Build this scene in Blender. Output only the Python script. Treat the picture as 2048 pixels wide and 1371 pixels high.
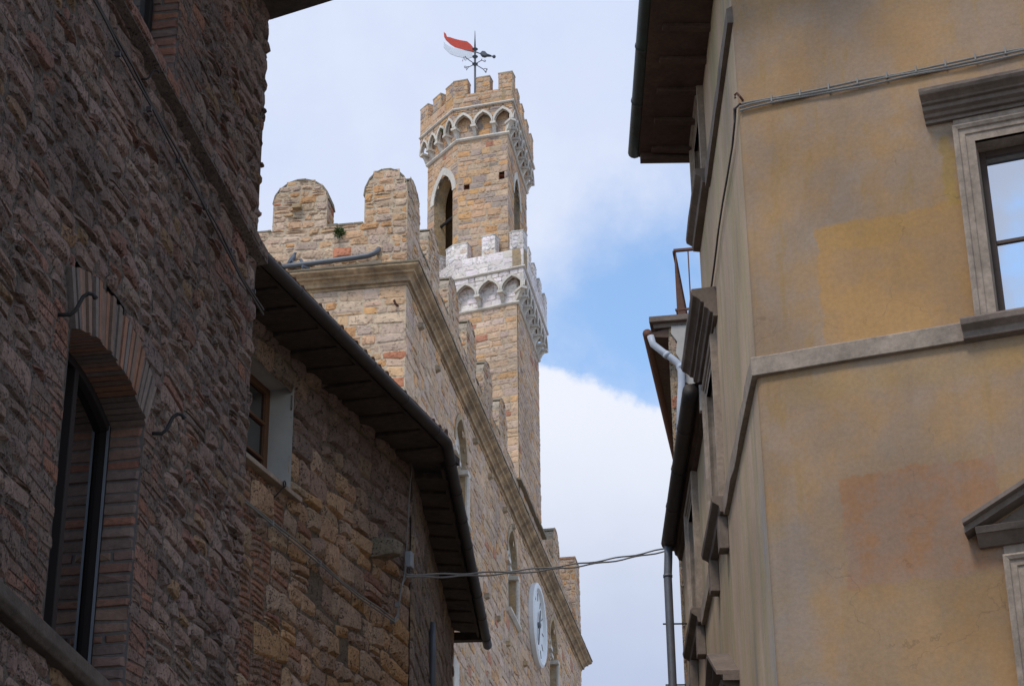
import bpy, math, random
import numpy as np
for o in list(bpy.data.objects): bpy.data.objects.remove(o)
sc = bpy.context.scene
rad = math.radians
V = lambda *a: np.array(a, float)

# ------------------------------------------------------------------ camera
F, TH, RO = 4300.0, rad(27), rad(-0.6)
CAM = V(0, 0, 1.6)
cd = bpy.data.cameras.new("camera"); cam = bpy.data.objects.new("camera", cd); sc.collection.objects.link(cam)
cd.sensor_fit = 'HORIZONTAL'; cd.sensor_width = 36.0; cd.lens = 36.0 * F / 2048
cd.clip_start = 0.1; cd.clip_end = 3000
from mathutils import Matrix, Vector, noise as mnoise
cam.matrix_world = Matrix.Translation(CAM) @ Matrix.Rotation(math.pi / 2 + TH, 4, 'X') @ Matrix.Rotation(RO, 4, 'Z')
sc.camera = cam
sc.view_settings.view_transform = 'Standard'; sc.view_settings.look = 'None'
sc.view_settings.exposure = 0.0; sc.view_settings.gamma = 1.0

def ray(x, y):
    u = x - 1024; v = -(y - 685.5)
    u, v = u * math.cos(RO) - v * math.sin(RO), u * math.sin(RO) + v * math.cos(RO)
    return V(u, F * math.cos(TH) - v * math.sin(TH), F * math.sin(TH) + v * math.cos(TH))

# ------------------------------------------------------------------ sky and sun
SUN_AZ, SUN_EL = 212.0, 56.0
w = bpy.data.worlds.new("World"); sc.world = w; w.use_nodes = True
nt = w.node_tree; nt.nodes.clear()
def wn(t, **k):
    n = nt.nodes.new(t)
    for a, b in k.items(): setattr(n, a, b)
    return n
lk = nt.links.new
sky = wn('ShaderNodeTexSky', sky_type='NISHITA', sun_disc=False)
sky.sun_elevation = rad(SUN_EL); sky.sun_rotation = rad(SUN_AZ); sky.air_density = 1.3; sky.ozone_density = 3.0; sky.dust_density = 0.2
bgs = wn('ShaderNodeBackground'); bgs.inputs[1].default_value = 0.15
tint = wn('ShaderNodeMixRGB', blend_type='MULTIPLY'); tint.inputs[0].default_value = 1; tint.inputs[2].default_value = (1.25, 1.45, 1.55, 1); lk(sky.outputs[0], tint.inputs[1]); lk(tint.outputs[0], bgs.inputs[0])
tc = wn('ShaderNodeTexCoord')
def wm(op, a, b=None, c=None):
    n = wn('ShaderNodeMath', operation=op)
    for i, x in enumerate((a, b, c)):
        if x is None: continue
        if isinstance(x, (int, float)): n.inputs[i].default_value = x
        else: lk(x, n.inputs[i])
    return n.outputs[0]
def wnoise(scale, detail=6, rough=0.55, off=(0, 0, 0)):
    mp = wn('ShaderNodeMapping'); mp.inputs['Location'].default_value = off
    lk(tc.outputs['Generated'], mp.inputs[0])
    n = wn('ShaderNodeTexNoise'); n.inputs['Scale'].default_value = scale; n.inputs['Detail'].default_value = detail; n.inputs['Roughness'].default_value = rough
    lk(mp.outputs[0], n.inputs['Vector']); return n.outputs[0]
def ndir(x, y):
    r = ray(x, y); return r / np.linalg.norm(r)
def wdot(d):
    n = wn('ShaderNodeVectorMath', operation='DOT_PRODUCT'); lk(tc.outputs['Generated'], n.inputs[0]); n.inputs[1].default_value = tuple(d); return n.outputs['Value']
def wmap(v, a, b, lo=0.0, hi=1.0):
    n = wn('ShaderNodeMapRange', interpolation_type='SMOOTHSTEP')
    lk(v, n.inputs[0]); n.inputs[1].default_value = a; n.inputs[2].default_value = b; n.inputs[3].default_value = lo; n.inputs[4].default_value = hi
    return n.outputs[0]
dB = ndir(1215, 690); dR = np.cross(dB, (0, 0, 1)); dR /= np.linalg.norm(dR); dU = np.cross(dR, dB)
sx = wdot(dR); sy = wdot(dU); sf = wdot(dB)
n1 = wnoise(9, 8, 0.6); n2 = wnoise(24, 8, 0.62, (3, 1, 2)); n3 = wnoise(3.2, 6, 0.6, (1.3, 5.2, 0.4))
# an opening of blue between the veil and a rising cumulus
ex = wm('MULTIPLY', wm('SUBTRACT', sx, 0.012), 10.5); ey = wm('MULTIPLY', wm('SUBTRACT', sy, 0.004), 14.0)
rr = wm('SQRT', wm('ADD', wm('MULTIPLY', ex, ex), wm('MULTIPLY', ey, ey)))
rr = wm('ADD', rr, wm('ADD', wm('MULTIPLY', wm('SUBTRACT', n1, 0.5), 1.9), wm('MULTIPLY', wm('SUBTRACT', n2, 0.5), 0.9)))
hole = wm('MULTIPLY', wmap(rr, 0.0, 1.3, 0.86, 0.0), wmap(sf, 0.5, 0.8))
behind = wm('MULTIPLY', wmap(wm('ADD', wm('MULTIPLY', n1, 0.6), wm('MULTIPLY', n2, 0.4)), 0.45, 0.56), wmap(sf, 0.75, 0.3))      # broken blue over the rest of the sky
clear = wm('MINIMUM', wm('ADD', wm('MULTIPLY', hole, 1.0), wm('MULTIPLY', behind, 0.8)), 1.0)
veil = wm('SUBTRACT', 1.0, clear)
# cumulus: rises below a bumpy line that falls to the right
edge = wm('ADD', wm('ADD', wm('MULTIPLY', sx, -0.42), -0.0165), wm('ADD', wm('MULTIPLY', wm('SUBTRACT', n1, 0.5), 0.028), wm('MULTIPLY', wm('SUBTRACT', n2, 0.5), 0.026)))
cum = wm('MULTIPLY', wmap(wm('SUBTRACT', edge, sy), -0.0015, 0.0075), wmap(sf, 0.6, 0.8))
cover = wm('MAXIMUM', veil, cum)
cr = wn('ShaderNodeValToRGB')
e = cr.color_ramp.elements
e[0].position = 0.25; e[0].color = (0.56, 0.66, 0.93, 1); e[1].position = 0.78; e[1].color = (0.80, 0.86, 1.0, 1)
lk(wm('ADD', wm('MULTIPLY', n1, 0.5), wm('MULTIPLY', n3, 0.5)), cr.inputs[0])
cc = wn('ShaderNodeValToRGB'); e = cc.color_ramp.elements
e[0].position = 0.0; e[0].color = (0.50, 0.58, 0.78, 1); e[1].position = 1.0; e[1].color = (0.86, 0.90, 1.0, 1)
lk(wmap(wm('ADD', sy, wm('MULTIPLY', wm('SUBTRACT', n1, 0.5), 0.06)), -0.17, -0.02), cc.inputs[0])
mixc = wn('ShaderNodeMixRGB'); lk(cum, mixc.inputs[0]); lk(cr.outputs[0], mixc.inputs[1]); lk(cc.outputs[0], mixc.inputs[2])
bgc = wn('ShaderNodeBackground'); bgc.inputs[1].default_value = 1.0; lk(mixc.outputs[0], bgc.inputs[0])
ms = wn('ShaderNodeMixShader'); lk(cover, ms.inputs[0]); lk(bgs.outputs[0], ms.inputs[1]); lk(bgc.outputs[0], ms.inputs[2])
wo = wn('ShaderNodeOutputWorld'); lk(ms.outputs[0], wo.inputs[0])

ld = bpy.data.lights.new("sun", 'SUN'); ld.energy = 2.1; ld.angle = rad(14); ld.color = (1, 0.93, 0.82)
sun = bpy.data.objects.new("sun", ld); sc.collection.objects.link(sun)
a, el = rad(SUN_AZ), rad(SUN_EL)
sd = Vector((math.sin(a) * math.cos(el), math.cos(a) * math.cos(el), math.sin(el)))
sun.rotation_euler = sd.to_track_quat('Z', 'Y').to_euler(); sun.location = sd * 100

# ------------------------------------------------------------------ planes
def atD(x, y, D):
    r = ray(x, y); return CAM + r * (D / math.hypot(r[0], r[1]))
def atZ(x, y, z):
    r = ray(x, y); return CAM + r * ((z - CAM[2]) / r[2])
UPV = V(0, 0, 1)
class Pl:                                   # a vertical face: u runs along it, z is height, d is out of it
    def __init__(s, o, az=None, e=None, n=None):
        s.o = V(o[0], o[1], 0)
        if e is None:
            t = rad(az); s.e = V(math.sin(t), math.cos(t), 0); s.n = V(math.cos(t), -math.sin(t), 0)
            if s.n @ (CAM - s.o) < 0: s.n = -s.n
        else: s.e = V(*e); s.n = V(*n)
    def P(s, u, z, d=0.0): return s.o + s.e * u + s.n * d + UPV * z
    def hit(s, x, y, d=0.0):
        r = ray(x, y); return CAM + r * (((s.o + s.n * d - CAM) @ s.n) / (r @ s.n))
    def uz(s, x, y, d=0.0):
        p = s.hit(x, y, d); return ((p - s.o) @ s.e, p[2])
    def off(s, d): return Pl(s.o + s.n * d, e=s.e, n=s.n)
    @staticmethod
    def seg(a, b, centre):
        e = V(b[0] - a[0], b[1] - a[1], 0); L = np.linalg.norm(e); e /= L
        n = V(e[1], -e[0], 0)
        if n @ (V(centre[0], centre[1], 0) - V(a[0], a[1], 0)) > 0: n = -n
        p = Pl(a, e=e, n=n); p.L = L; return p

# ------------------------------------------------------------------ materials
def mat(name, color=(.5, .5, .5), rough=0.85, bump=0.0, bscale=30, bdist=0.01, attr=False, stain=0.0, sscale=1.2, pit=0.0, pscale=60,
        metal=0.0, spec=0.3, var=0.0, vscale=8, col2=None, big=0.0, bigscale=7, detail=8):
    m = bpy.data.materials.new(name); m.use_nodes = True; t = m.node_tree; N = t.nodes; Lk = t.links.new
    b = N['Principled BSDF']; b.inputs['Roughness'].default_value = rough; b.inputs['Metallic'].default_value = metal
    b.inputs['Specular IOR Level'].default_value = spec
    c = N.new('ShaderNodeTexCoord').outputs['Object']
    def noise(sc_, det=6, ro=0.6):
        n = N.new('ShaderNodeTexNoise'); n.inputs['Scale'].default_value = sc_; n.inputs['Detail'].default_value = det; n.inputs['Roughness'].default_value = ro
        Lk(c, n.inputs['Vector']); return n.outputs[0]
    def mr(v, a, b_, lo, hi):
        n = N.new('ShaderNodeMapRange'); Lk(v, n.inputs[0])
        for i, x in enumerate((a, b_, lo, hi)): n.inputs[i + 1].default_value = x
        return n.outputs[0]
    def mul(ca, f):
        n = N.new('ShaderNodeVectorMath'); n.operation = 'SCALE'; Lk(ca, n.inputs[0]); Lk(f, n.inputs['Scale']); return n.outputs[0]
    if attr:
        an = N.new('ShaderNodeAttribute'); an.attribute_name = 'Col'; col = an.outputs['Color']
    else:
        rg = N.new('ShaderNodeRGB'); rg.outputs[0].default_value = (*color, 1); col = rg.outputs[0]
    if col2:
        mx = N.new('ShaderNodeMixRGB'); Lk(mr(noise(vscale, 7, .65), .38, .62, 0, 1), mx.inputs[0]); Lk(col, mx.inputs[1]); mx.inputs[2].default_value = (*col2, 1); col = mx.outputs[0]
    if stain: col = mul(col, mr(noise(sscale, 6, .62), .3, .7, 1 - stain, 1 + stain * .7))
    if var: col = mul(col, mr(noise(vscale * 3.1, 6, .7), .25, .75, 1 - var, 1 + var))
    fine = noise(bscale, detail, .68)
    if pit:
        pn = noise(pscale, 3, .55); ps = noise(pscale * .28, 4, .6)
        pm = N.new('ShaderNodeMath'); pm.operation = 'MULTIPLY_ADD'; Lk(ps, pm.inputs[0]); pm.inputs[1].default_value = .5; Lk(pn, pm.inputs[2])
        hole = mr(pm.outputs[0], .58, .68, 0, 1)
        col = mul(col, mr(hole, 0, 1, 1 - pit, 1.0))
    Lk(col, b.inputs['Base Color'])
    if bump:
        bn = N.new('ShaderNodeBump'); bn.inputs['Strength'].default_value = bump; bn.inputs['Distance'].default_value = bdist
        h = fine
        if pit:
            ad = N.new('ShaderNodeMath'); ad.operation = 'MULTIPLY_ADD'; Lk(hole, ad.inputs[0]); ad.inputs[1].default_value = .8; Lk(fine, ad.inputs[2]); h = ad.outputs[0]
        if big:
            a2 = N.new('ShaderNodeMath'); a2.operation = 'MULTIPLY_ADD'; Lk(noise(bigscale, 5, .6), a2.inputs[0]); a2.inputs[1].default_value = big; Lk(h, a2.inputs[2]); h = a2.outputs[0]
        Lk(h, bn.inputs['Height']); Lk(bn.outputs[0], b.inputs['Normal'])
    return m

M = {}
M['left'] = mat('rubble_masonry', attr=True, bump=1.0, bscale=34, bdist=.026, pit=.55, pscale=56, stain=.35, sscale=.9, var=.3, vscale=7, big=1.2, bigscale=9)
M['mid'] = mat('tufa_masonry', attr=True, bump=1.0, bscale=30, bdist=.04, pit=.7, pscale=44, stain=.3, sscale=.7, var=.3, vscale=5, big=.6, bigscale=6)
M['pal'] = mat('palace_masonry', attr=True, bump=.7, bscale=18, bdist=.03, pit=.3, pscale=16, stain=.25, sscale=.35, var=.22, vscale=3)
M['tow'] = mat('tower_masonry', attr=True, bump=.6, bscale=14, bdist=.03, pit=.25, pscale=14, stain=.22, sscale=.4, var=.2, vscale=3)
M['palplain'] = mat('palace_stone', (.36, .29, .21), bump=.8, bscale=9, bdist=.04, stain=.3, sscale=.8, var=.3, vscale=2.2, col2=(.42, .28, .14))
M['cornice'] = mat('cornice_stone', (.46, .31, .175), bump=.5, bscale=14, bdist=.02, stain=.4, sscale=1.1, var=.3, vscale=3, col2=(.27, .185, .115))
M['moss'] = mat('mossy_stone', (.30, .24, .165), bump=.8, bscale=18, bdist=.02, stain=.3, sscale=2, col2=(.17, .14, .095), vscale=2)
M['marble'] = mat('white_limestone', (.66, .60, .53), bump=.35, bscale=20, bdist=.01, stain=.25, sscale=2.0, var=.2, vscale=4, col2=(.54, .48, .40))
M['brick'] = mat('old_brick', attr=True, bump=.7, bscale=40, bdist=.008, stain=.25, sscale=3, var=.25, vscale=9)
M['sandstone'] = mat('grey_sandstone', (.26, .2, .155), bump=.5, bscale=30, bdist=.008, stain=.25, sscale=2.5, var=.22, vscale=7, col2=(.34, .265, .205))
M['sanddark'] = mat('weathered_sandstone', (.175, .132, .105), bump=.5, bscale=30, bdist=.008, stain=.3, sscale=2.5, var=.22, vscale=7)
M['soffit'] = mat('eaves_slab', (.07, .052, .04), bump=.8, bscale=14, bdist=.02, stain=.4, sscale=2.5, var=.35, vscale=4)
M['soffitwood'] = mat('eaves_board', (.10, .062, .045), bump=.5, bscale=20, bdist=.01, stain=.3, sscale=2.5, var=.3, vscale=6)
M['gutter'] = mat('dark_gutter_metal', (.045, .036, .032), rough=.65, metal=.1, bump=.2, bscale=9, bdist=.01, stain=.25, sscale=3, spec=.4)
M['copper'] = mat('verdigris_copper', (.055, .055, .05), rough=.55, metal=.3, bump=.2, bscale=9, bdist=.01, stain=.3, sscale=3, col2=(.045, .065, .06), vscale=3)
M['zinc'] = mat('grey_downpipe_metal', (.14, .145, .16), rough=.5, metal=.3, stain=.2, sscale=3)
M['pvc'] = mat('pale_grey_pipe', (.42, .45, .5), rough=.45, stain=.12, sscale=4)
M['iron'] = mat('black_iron', (.03, .026, .024), rough=.7, metal=.2, bump=.4, bscale=60, bdist=.003)
M['rust'] = mat('rusty_iron', (.12, .055, .035), rough=.8, bump=.5, bscale=50, bdist=.003, var=.3)
M['darkmetal'] = mat('dark_window_metal', (.022, .017, .016), rough=.6, metal=0.0, spec=.08)
M['wood'] = mat('brown_window_wood', (.13, .06, .03), rough=.6, bump=.2, bscale=30, bdist=.003, var=.2)
M['wooddark'] = mat('dark_window_wood', (.07, .045, .035), rough=.6, var=.2)
M['redwood'] = mat('red_brown_shutter', (.17, .085, .055), rough=.85, bump=.5, bscale=26, bdist=.006, stain=.35, sscale=4, var=.3, vscale=6)
M['whiteplaster'] = mat('pale_plaster', (.41, .38, .345), bump=.25, bscale=25, bdist=.006, stain=.12, sscale=3)
M['holeshade'] = mat('hole_shade', (.06, .055, .05), rough=.9)  # dark colour standing in for the shade inside the putlog holes
M['roof'] = mat('clay_tile', (.20, .10, .06), bump=.4, bscale=16, bdist=.01, stain=.4, sscale=2, var=.35, vscale=6, col2=(.12, .1, .08))
M['cable'] = mat('grey_cable', (.21, .195, .18), rough=.6, var=.15)
M['cabledark'] = mat('black_cable', (.06, .05, .05), rough=.6)
M['box'] = mat('grey_junction_plastic', (.3, .31, .33), rough=.5, stain=.15)
M['clockwhite'] = mat('white_clock_stone', (.74, .74, .74), rough=.6, stain=.08, sscale=1)
M['clockhand'] = mat('dark_clock_metal', (.12, .125, .13), rough=.5)
M['red'] = mat('red_painted_metal', (.50, .055, .03), rough=.55, stain=.15, sscale=3)
M['vanewhite'] = mat('white_painted_metal', (.62, .64, .70), rough=.55, stain=.08, sscale=3)
M['vaneiron'] = mat('slate_grey_iron', (.09, .1, .115), rough=.55, metal=.2)
M['feather'] = mat('grey_feathers', (.13, .14, .17), rough=.7, var=.3, vscale=20)
M['leaf'] = mat('dark_leaves', (.05, .085, .02), rough=.6, var=.35, vscale=14)
M['paving'] = mat('street_paving', (.17, .16, .15), bump=.4, bscale=10, bdist=.02, stain=.25, sscale=.8)
def glass(name, base, rough, spec=.8, coat=1.0):
    m = bpy.data.materials.new(name); m.use_nodes = True; b = m.node_tree.nodes['Principled BSDF']
    b.inputs['Base Color'].default_value = (*base, 1); b.inputs['Roughness'].default_value = rough
    b.inputs['Specular IOR Level'].default_value = spec; b.inputs['IOR'].default_value = 1.6
    b.inputs['Coat Weight'].default_value = coat; b.inputs['Coat Roughness'].default_value = rough; b.inputs['Coat IOR'].default_value = 1.6
    return m
M['glass'] = glass('dark_window_glass', (.012, .012, .013), .015, 1.0)
M['paleglass'] = glass('pale_reflecting_glass', (.26, .26, .27), .02); M['paleglass'].node_tree.nodes['Principled BSDF'].inputs['Metallic'].default_value = 1
M['mirrorglass'] = glass('sky_reflecting_glass', (.62, .64, .66), .02); M['mirrorglass'].node_tree.nodes['Principled BSDF'].inputs['Metallic'].default_value = .92

def plaster(name, patches, streak=False, gain=.69):
    """old lime wash: grey over ochre, with repaired areas of their own outline (u, z in metres, from the UV map)"""
    m = bpy.data.materials.new(name); m.use_nodes = True; t = m.node_tree; N = t.nodes; Lk = t.links.new
    b = N['Principled BSDF']; b.inputs['Roughness'].default_value = .92; b.inputs['Specular IOR Level'].default_value = .2
    uv = N.new('ShaderNodeUVMap'); uv.uv_map = 'UVMap'
    def math_(op, a, b_=None):
        n = N.new('ShaderNodeMath'); n.operation = op
        for i, x in enumerate((a, b_)):
            if x is None: continue
            if isinstance(x, (int, float)): n.inputs[i].default_value = x
            else: Lk(x, n.inputs[i])
        return n.outputs[0]
    def noise(sx_, sy_, det=6, ro=.6, off=0):
        mp = N.new('ShaderNodeMapping'); mp.inputs['Scale'].default_value = (sx_, sy_, 1); mp.inputs['Location'].default_value = (off, off * .7, off * 1.3); Lk(uv.outputs[0], mp.inputs[0])
        n = N.new('ShaderNodeTexNoise'); n.inputs['Scale'].default_value = 1; n.inputs['Detail'].default_value = det; n.inputs['Roughness'].default_value = ro; Lk(mp.outputs[0], n.inputs['Vector']); return n.outputs[0]
    def mr(v, a, b_, lo=0, hi=1):
        n = N.new('ShaderNodeMapRange'); n.interpolation_type = 'SMOOTHSTEP'; Lk(v, n.inputs[0])
        for i, x in enumerate((a, b_, lo, hi)): n.inputs[i + 1].default_value = x
        return n.outputs[0]
    def mix(f, a, b_):
        n = N.new('ShaderNodeMixRGB')
        Lk(f, n.inputs[0])
        for i, x in ((1, a), (2, b_)):
            if isinstance(x, tuple): n.inputs[i].default_value = (*x, 1)
            else: Lk(x, n.inputs[i])
        return n.outputs[0]
    GREY = (.425, .298, .205); OCHRE = (.50, .302, .15); PALE = (.45, .333, .25)
    if streak:
        col = mix(mr(noise(2.2, .35, 6, .6), .4, .62), GREY, (.36, .28, .16))
        col = mix(mr(noise(7, .5, 6, .6, 3), .5, .72), col, PALE)
        col = mix(math_('MULTIPLY', mr(noise(5, .4, 6, .6, 5), .52, .75), .8), col, (.24, .22, .2))
    else:
        col = mix(mr(noise(1.3, 1.0, 7, .6), .36, .62), GREY, OCHRE)
        col = mix(math_('MULTIPLY', mr(noise(4.5, 4.0, 9, .7, 21), .45, .62), .22), col, GREY)
        col = mix(math_('MULTIPLY', mr(noise(2.2, 1.8, 8, .64, 4), .48, .7), .6), col, PALE)
        col = mix(math_('MULTIPLY', mr(noise(4.5, 1.0, 7, .66, 9), .55, .68), .55), col, (.45, .275, .11))
    sep = N.new('ShaderNodeSeparateXYZ'); Lk(uv.outputs[0], sep.inputs[0]); U_, Z_ = sep.outputs[0], sep.outputs[1]
    wob = math_('MULTIPLY', math_('SUBTRACT', noise(5, 5, 8, .7, 2), .5), .22)
    for (u0, u1, z0, z1, c1, c2, soft, amt) in patches:
        uu = math_('ADD', U_, wob); zz = math_('ADD', Z_, wob)
        f = math_('MULTIPLY', math_('MULTIPLY', mr(uu, u0 - soft, u0 + soft), mr(uu, u1 + soft, u1 - soft)), math_('MULTIPLY', mr(zz, z0 - soft, z0 + soft), mr(zz, z1 + soft, z1 - soft)))
        pc = mix(mr(noise(2.4, 2.0, 8, .66, u0 + 6), .42, .6), c1, c2)
        col = mix(math_('MULTIPLY', f, amt), col, pc)
    # rain streaks and hairline cracks
    col = mix(math_('MULTIPLY', mr(noise(5, .22, 5, .6, 11), .56, .76), .22), col, (.27, .2, .14))
    vc = N.new('ShaderNodeTexVoronoi'); vc.feature = 'DISTANCE_TO_EDGE'; vc.inputs['Scale'].default_value = .75
    wv_ = N.new('ShaderNodeVectorMath'); wv_.operation = 'ADD'; nz = N.new('ShaderNodeTexNoise'); nz.inputs['Scale'].default_value = 2.2; nz.inputs['Detail'].default_value = 8; Lk(uv.outputs[0], nz.inputs['Vector'])
    ns_ = N.new('ShaderNodeVectorMath'); ns_.operation = 'SCALE'; ns_.inputs['Scale'].default_value = .9; Lk(nz.outputs['Color'], ns_.inputs[0]); Lk(uv.outputs[0], wv_.inputs[0]); Lk(ns_.outputs[0], wv_.inputs[1]); Lk(wv_.outputs[0], vc.inputs['Vector'])
    ck_ = math_('MULTIPLY', mr(vc.outputs['Distance'], .006, .0015), mr(noise(.9, .9, 4, .5, 15), .5, .62))
    col = mix(math_('MULTIPLY', ck_, .3), col, (.14, .1, .07))
    fn = noise(26, 26, 7, .7, 1)
    sc_ = N.new('ShaderNodeVectorMath'); sc_.operation = 'SCALE'; Lk(col, sc_.inputs[0])
    Lk(math_('MULTIPLY', mr(fn, .25, .75, .9 * gain, 1.09 * gain), mr(noise(.8, .6, 4, .5, 7), .3, .7, .86, 1.1)), sc_.inputs['Scale'])
    Lk(sc_.outputs[0], b.inputs['Base Color'])
    bn = N.new('ShaderNodeBump'); bn.inputs['Strength'].default_value = .35; bn.inputs['Distance'].default_value = .006
    Lk(math_('ADD', noise(40, 40, 6, .7, 3), math_('MULTIPLY', noise(3.5, 3.5, 5, .6, 8), 1.6)), bn.inputs['Height']); Lk(bn.outputs[0], b.inputs['Normal'])
    return m
M['rf'] = plaster('ochre_plaster', [
    (.69, 2.6, 10.97, 12.32, (.56, .315, .125), (.50, .30, .15), .012, .85),
    (.69, 2.6, 12.02, 12.34, (.57, .325, .11), (.52, .305, .13), .02, .5),
    (.72, 2.17, 8.50, 9.62, (.48, .25, .13), (.43, .275, .19), .02, .9),
    (.66, 2.3, 6.0, 8.52, (.49, .285, .125), (.43, .28, .155), .025, .7),
    (.25, 3.4, 10.45, 10.72, (.52, .32, .13), (.46, .305, .16), .08, .6),
    (-.05, .42, 6.0, 9.3, (.36, .30, .26), (.40, .30, .2), .14, .6),
    (2.0, 2.12, 12.3, 13.1, (.5, .32, .1), (.42, .27, .1), .03, .8)])
M['rs'] = plaster('streaked_plaster', [(-1.0, .5, 6.0, 9.8, (.27, .26, .28), (.33, .28, .2), .3, .6)], True, 1.08)

# ------------------------------------------------------------------ mesh helpers
class MB:
    def __init__(s): s.v = []; s.f = []; s.c = []; s.uv = {}; s.nv = 0
    def add(s, verts, faces, col=None):
        b = s.nv
        s.v.append(np.asarray(verts, float).reshape(-1, 3)); s.nv += len(s.v[-1])
        for f in faces:
            s.f.append(tuple(b + i for i in f)); s.c.append(col or (.4, .35, .3))
        return b
    def prism(s, a, b, col=None):                    # two matching rings
        n = len(a); F_ = [tuple(range(n))[::-1], tuple(range(n, 2 * n))]
        F_ += [(i, (i + 1) % n, n + (i + 1) % n, n + i) for i in range(n)]
        s.add(list(a) + list(b), F_, col)
    def poly(s, pl, pts, d0, d1, col=None):          # outline on a face, pulled out from d0 to d1
        s.prism([pl.P(u, z, d0) for u, z in pts], [pl.P(u, z, d1) for u, z in pts], col)
    def box(s, pl, u0, u1, z0, z1, d0, d1, col=None): s.poly(pl, [(u0, z0), (u1, z0), (u1, z1), (u0, z1)], d0, d1, col)
    def run(s, pl, prof, u0, u1, col=None):          # a moulding: (d, z) profile run along u
        k = max(1, int(abs(u1 - u0) / .28)); rg = random.Random(int(u0 * 977 + prof[0][1] * 331 + k)); A = .0018 if k > 2 else 0
        us = [u0 + (u1 - u0) * (i + (rg.uniform(-.3, .3) if 0 < i < k else 0)) / k for i in range(k + 1)]; n = len(prof); vs = []
        for u in us:
            sh = rg.gauss(0, A * .6); vs += [pl.P(u, z + rg.gauss(0, A * .5), d + (sh + rg.gauss(0, A) if d > .03 else 0)) for d, z in prof]
        s.add(vs, [(i * n + j, i * n + (j + 1) % n, (i + 1) * n + (j + 1) % n, (i + 1) * n + j) for i in range(k) for j in range(n)] + [tuple(range(n))[::-1], tuple(range(k * n, (k + 1) * n))], col)
    def tube(s, pts, r, n=8, col=None):
        pts = [V(*p) for p in pts]; rs = r if isinstance(r, (list, tuple)) else [r] * len(pts)
        vs = []
        for i, p in enumerate(pts):
            t = pts[min(i + 1, len(pts) - 1)] - pts[max(i - 1, 0)]; t /= (np.linalg.norm(t) + 1e-9)
            a_ = np.cross(t, UPV) if abs(t[2]) < .95 else np.cross(t, V(1, 0, 0)); a_ /= np.linalg.norm(a_); b_ = np.cross(a_, t)
            for k in range(n):
                q = 2 * math.pi * k / n; vs.append(p + (a_ * math.cos(q) + b_ * math.sin(q)) * rs[i])
        m = len(pts); F_ = []
        for i in range(m - 1):
            for k in range(n): F_.append((i * n + k, i * n + (k + 1) % n, (i + 1) * n + (k + 1) % n, (i + 1) * n + k))
        F_ += [tuple(range(n))[::-1], tuple(range((m - 1) * n, m * n))]
        s.add(vs, F_, col)
    def lathe(s, c, prof, n=16, axis=None, col=None): # (r, h) profile round an axis through c
        ax = UPV if axis is None else axis / np.linalg.norm(axis)
        a_ = np.cross(ax, V(0, 0, 1)) if abs(ax[2]) < .9 else np.cross(ax, V(1, 0, 0)); a_ /= np.linalg.norm(a_); b_ = np.cross(ax, a_)
        vs = [c + ax * h + (a_ * math.cos(2 * math.pi * k / n) + b_ * math.sin(2 * math.pi * k / n)) * r for r, h in prof for k in range(n)]
        m = len(prof); F_ = [(i * n + k, i * n + (k + 1) % n, (i + 1) * n + (k + 1) % n, (i + 1) * n + k) for i in range(m - 1) for k in range(n)]
        F_ += [tuple(range(n))[::-1], tuple(range((m - 1) * n, m * n))]
        s.add(vs, F_, col)
    def strip(s, pl, pts, d0, d1, closed=False, col=None):   # a band along an outline (window reveal)
        n = len(pts); vs = [pl.P(u, z, d0) for u, z in pts] + [pl.P(u, z, d1) for u, z in pts]
        s.add(vs, [(i, (i + 1) % n, n + (i + 1) % n, n + i) for i in range(n if closed else n - 1)], col)
    def obj(s, name, m, parent=None, smooth=False, bevel=0, uvpl=None, split=True):
        v = np.concatenate(s.v); base = V(0, 0, 0)
        if parent is None: base = V(*((v.min(0) + v.max(0)) / 2)); base[2] = v[:, 2].min()
        me = bpy.data.meshes.new(name); me.from_pydata((v - base).tolist(), [], s.f)
        me.validate()
        if len(me.polygons) == len(s.c):
            at = me.attributes.new('Col', 'FLOAT_COLOR', 'FACE'); c = np.ones((len(s.c), 4), np.float32); c[:, :3] = np.array(s.c, np.float32)[:, :3]; at.data.foreach_set('color', c.ravel())
        if uvpl is not None:
            ul = me.uv_layers.new(name='UVMap'); li = np.empty(len(me.loops), np.int32); me.loops.foreach_get('vertex_index', li)
            q = v - uvpl.o; uu = np.stack([q @ uvpl.e, v[:, 2]], 1)[li]; ul.data.foreach_set('uv', uu.astype(np.float32).ravel())
        me.materials.append(M[m] if isinstance(m, str) else m)
        if smooth: me.polygons.foreach_set('use_smooth', [True] * len(me.polygons))
        o = bpy.data.objects.new(name, me); sc.collection.objects.link(o)
        if parent is None: o.location = base
        else:
            o.parent = parent
            if parent.type == 'EMPTY': o.location = -Vector(parent.location)
        if bevel:
            md = o.modifiers.new('bevel', 'BEVEL'); md.width = bevel; md.segments = 2; md.limit_method = 'ANGLE'; md.angle_limit = rad(40)
        return o
def tag(o, label, cat, group=None, kind=None):
    if label: o['label'] = label
    if cat: o['category'] = cat
    if group: o['group'] = group
    if kind: o['kind'] = kind
    return o
def thing(name, loc, label, cat, group=None):
    o = bpy.data.objects.new(name, None); sc.collection.objects.link(o); o.location = loc; o.empty_display_size = .5
    return tag(o, label, cat, group)

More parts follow.
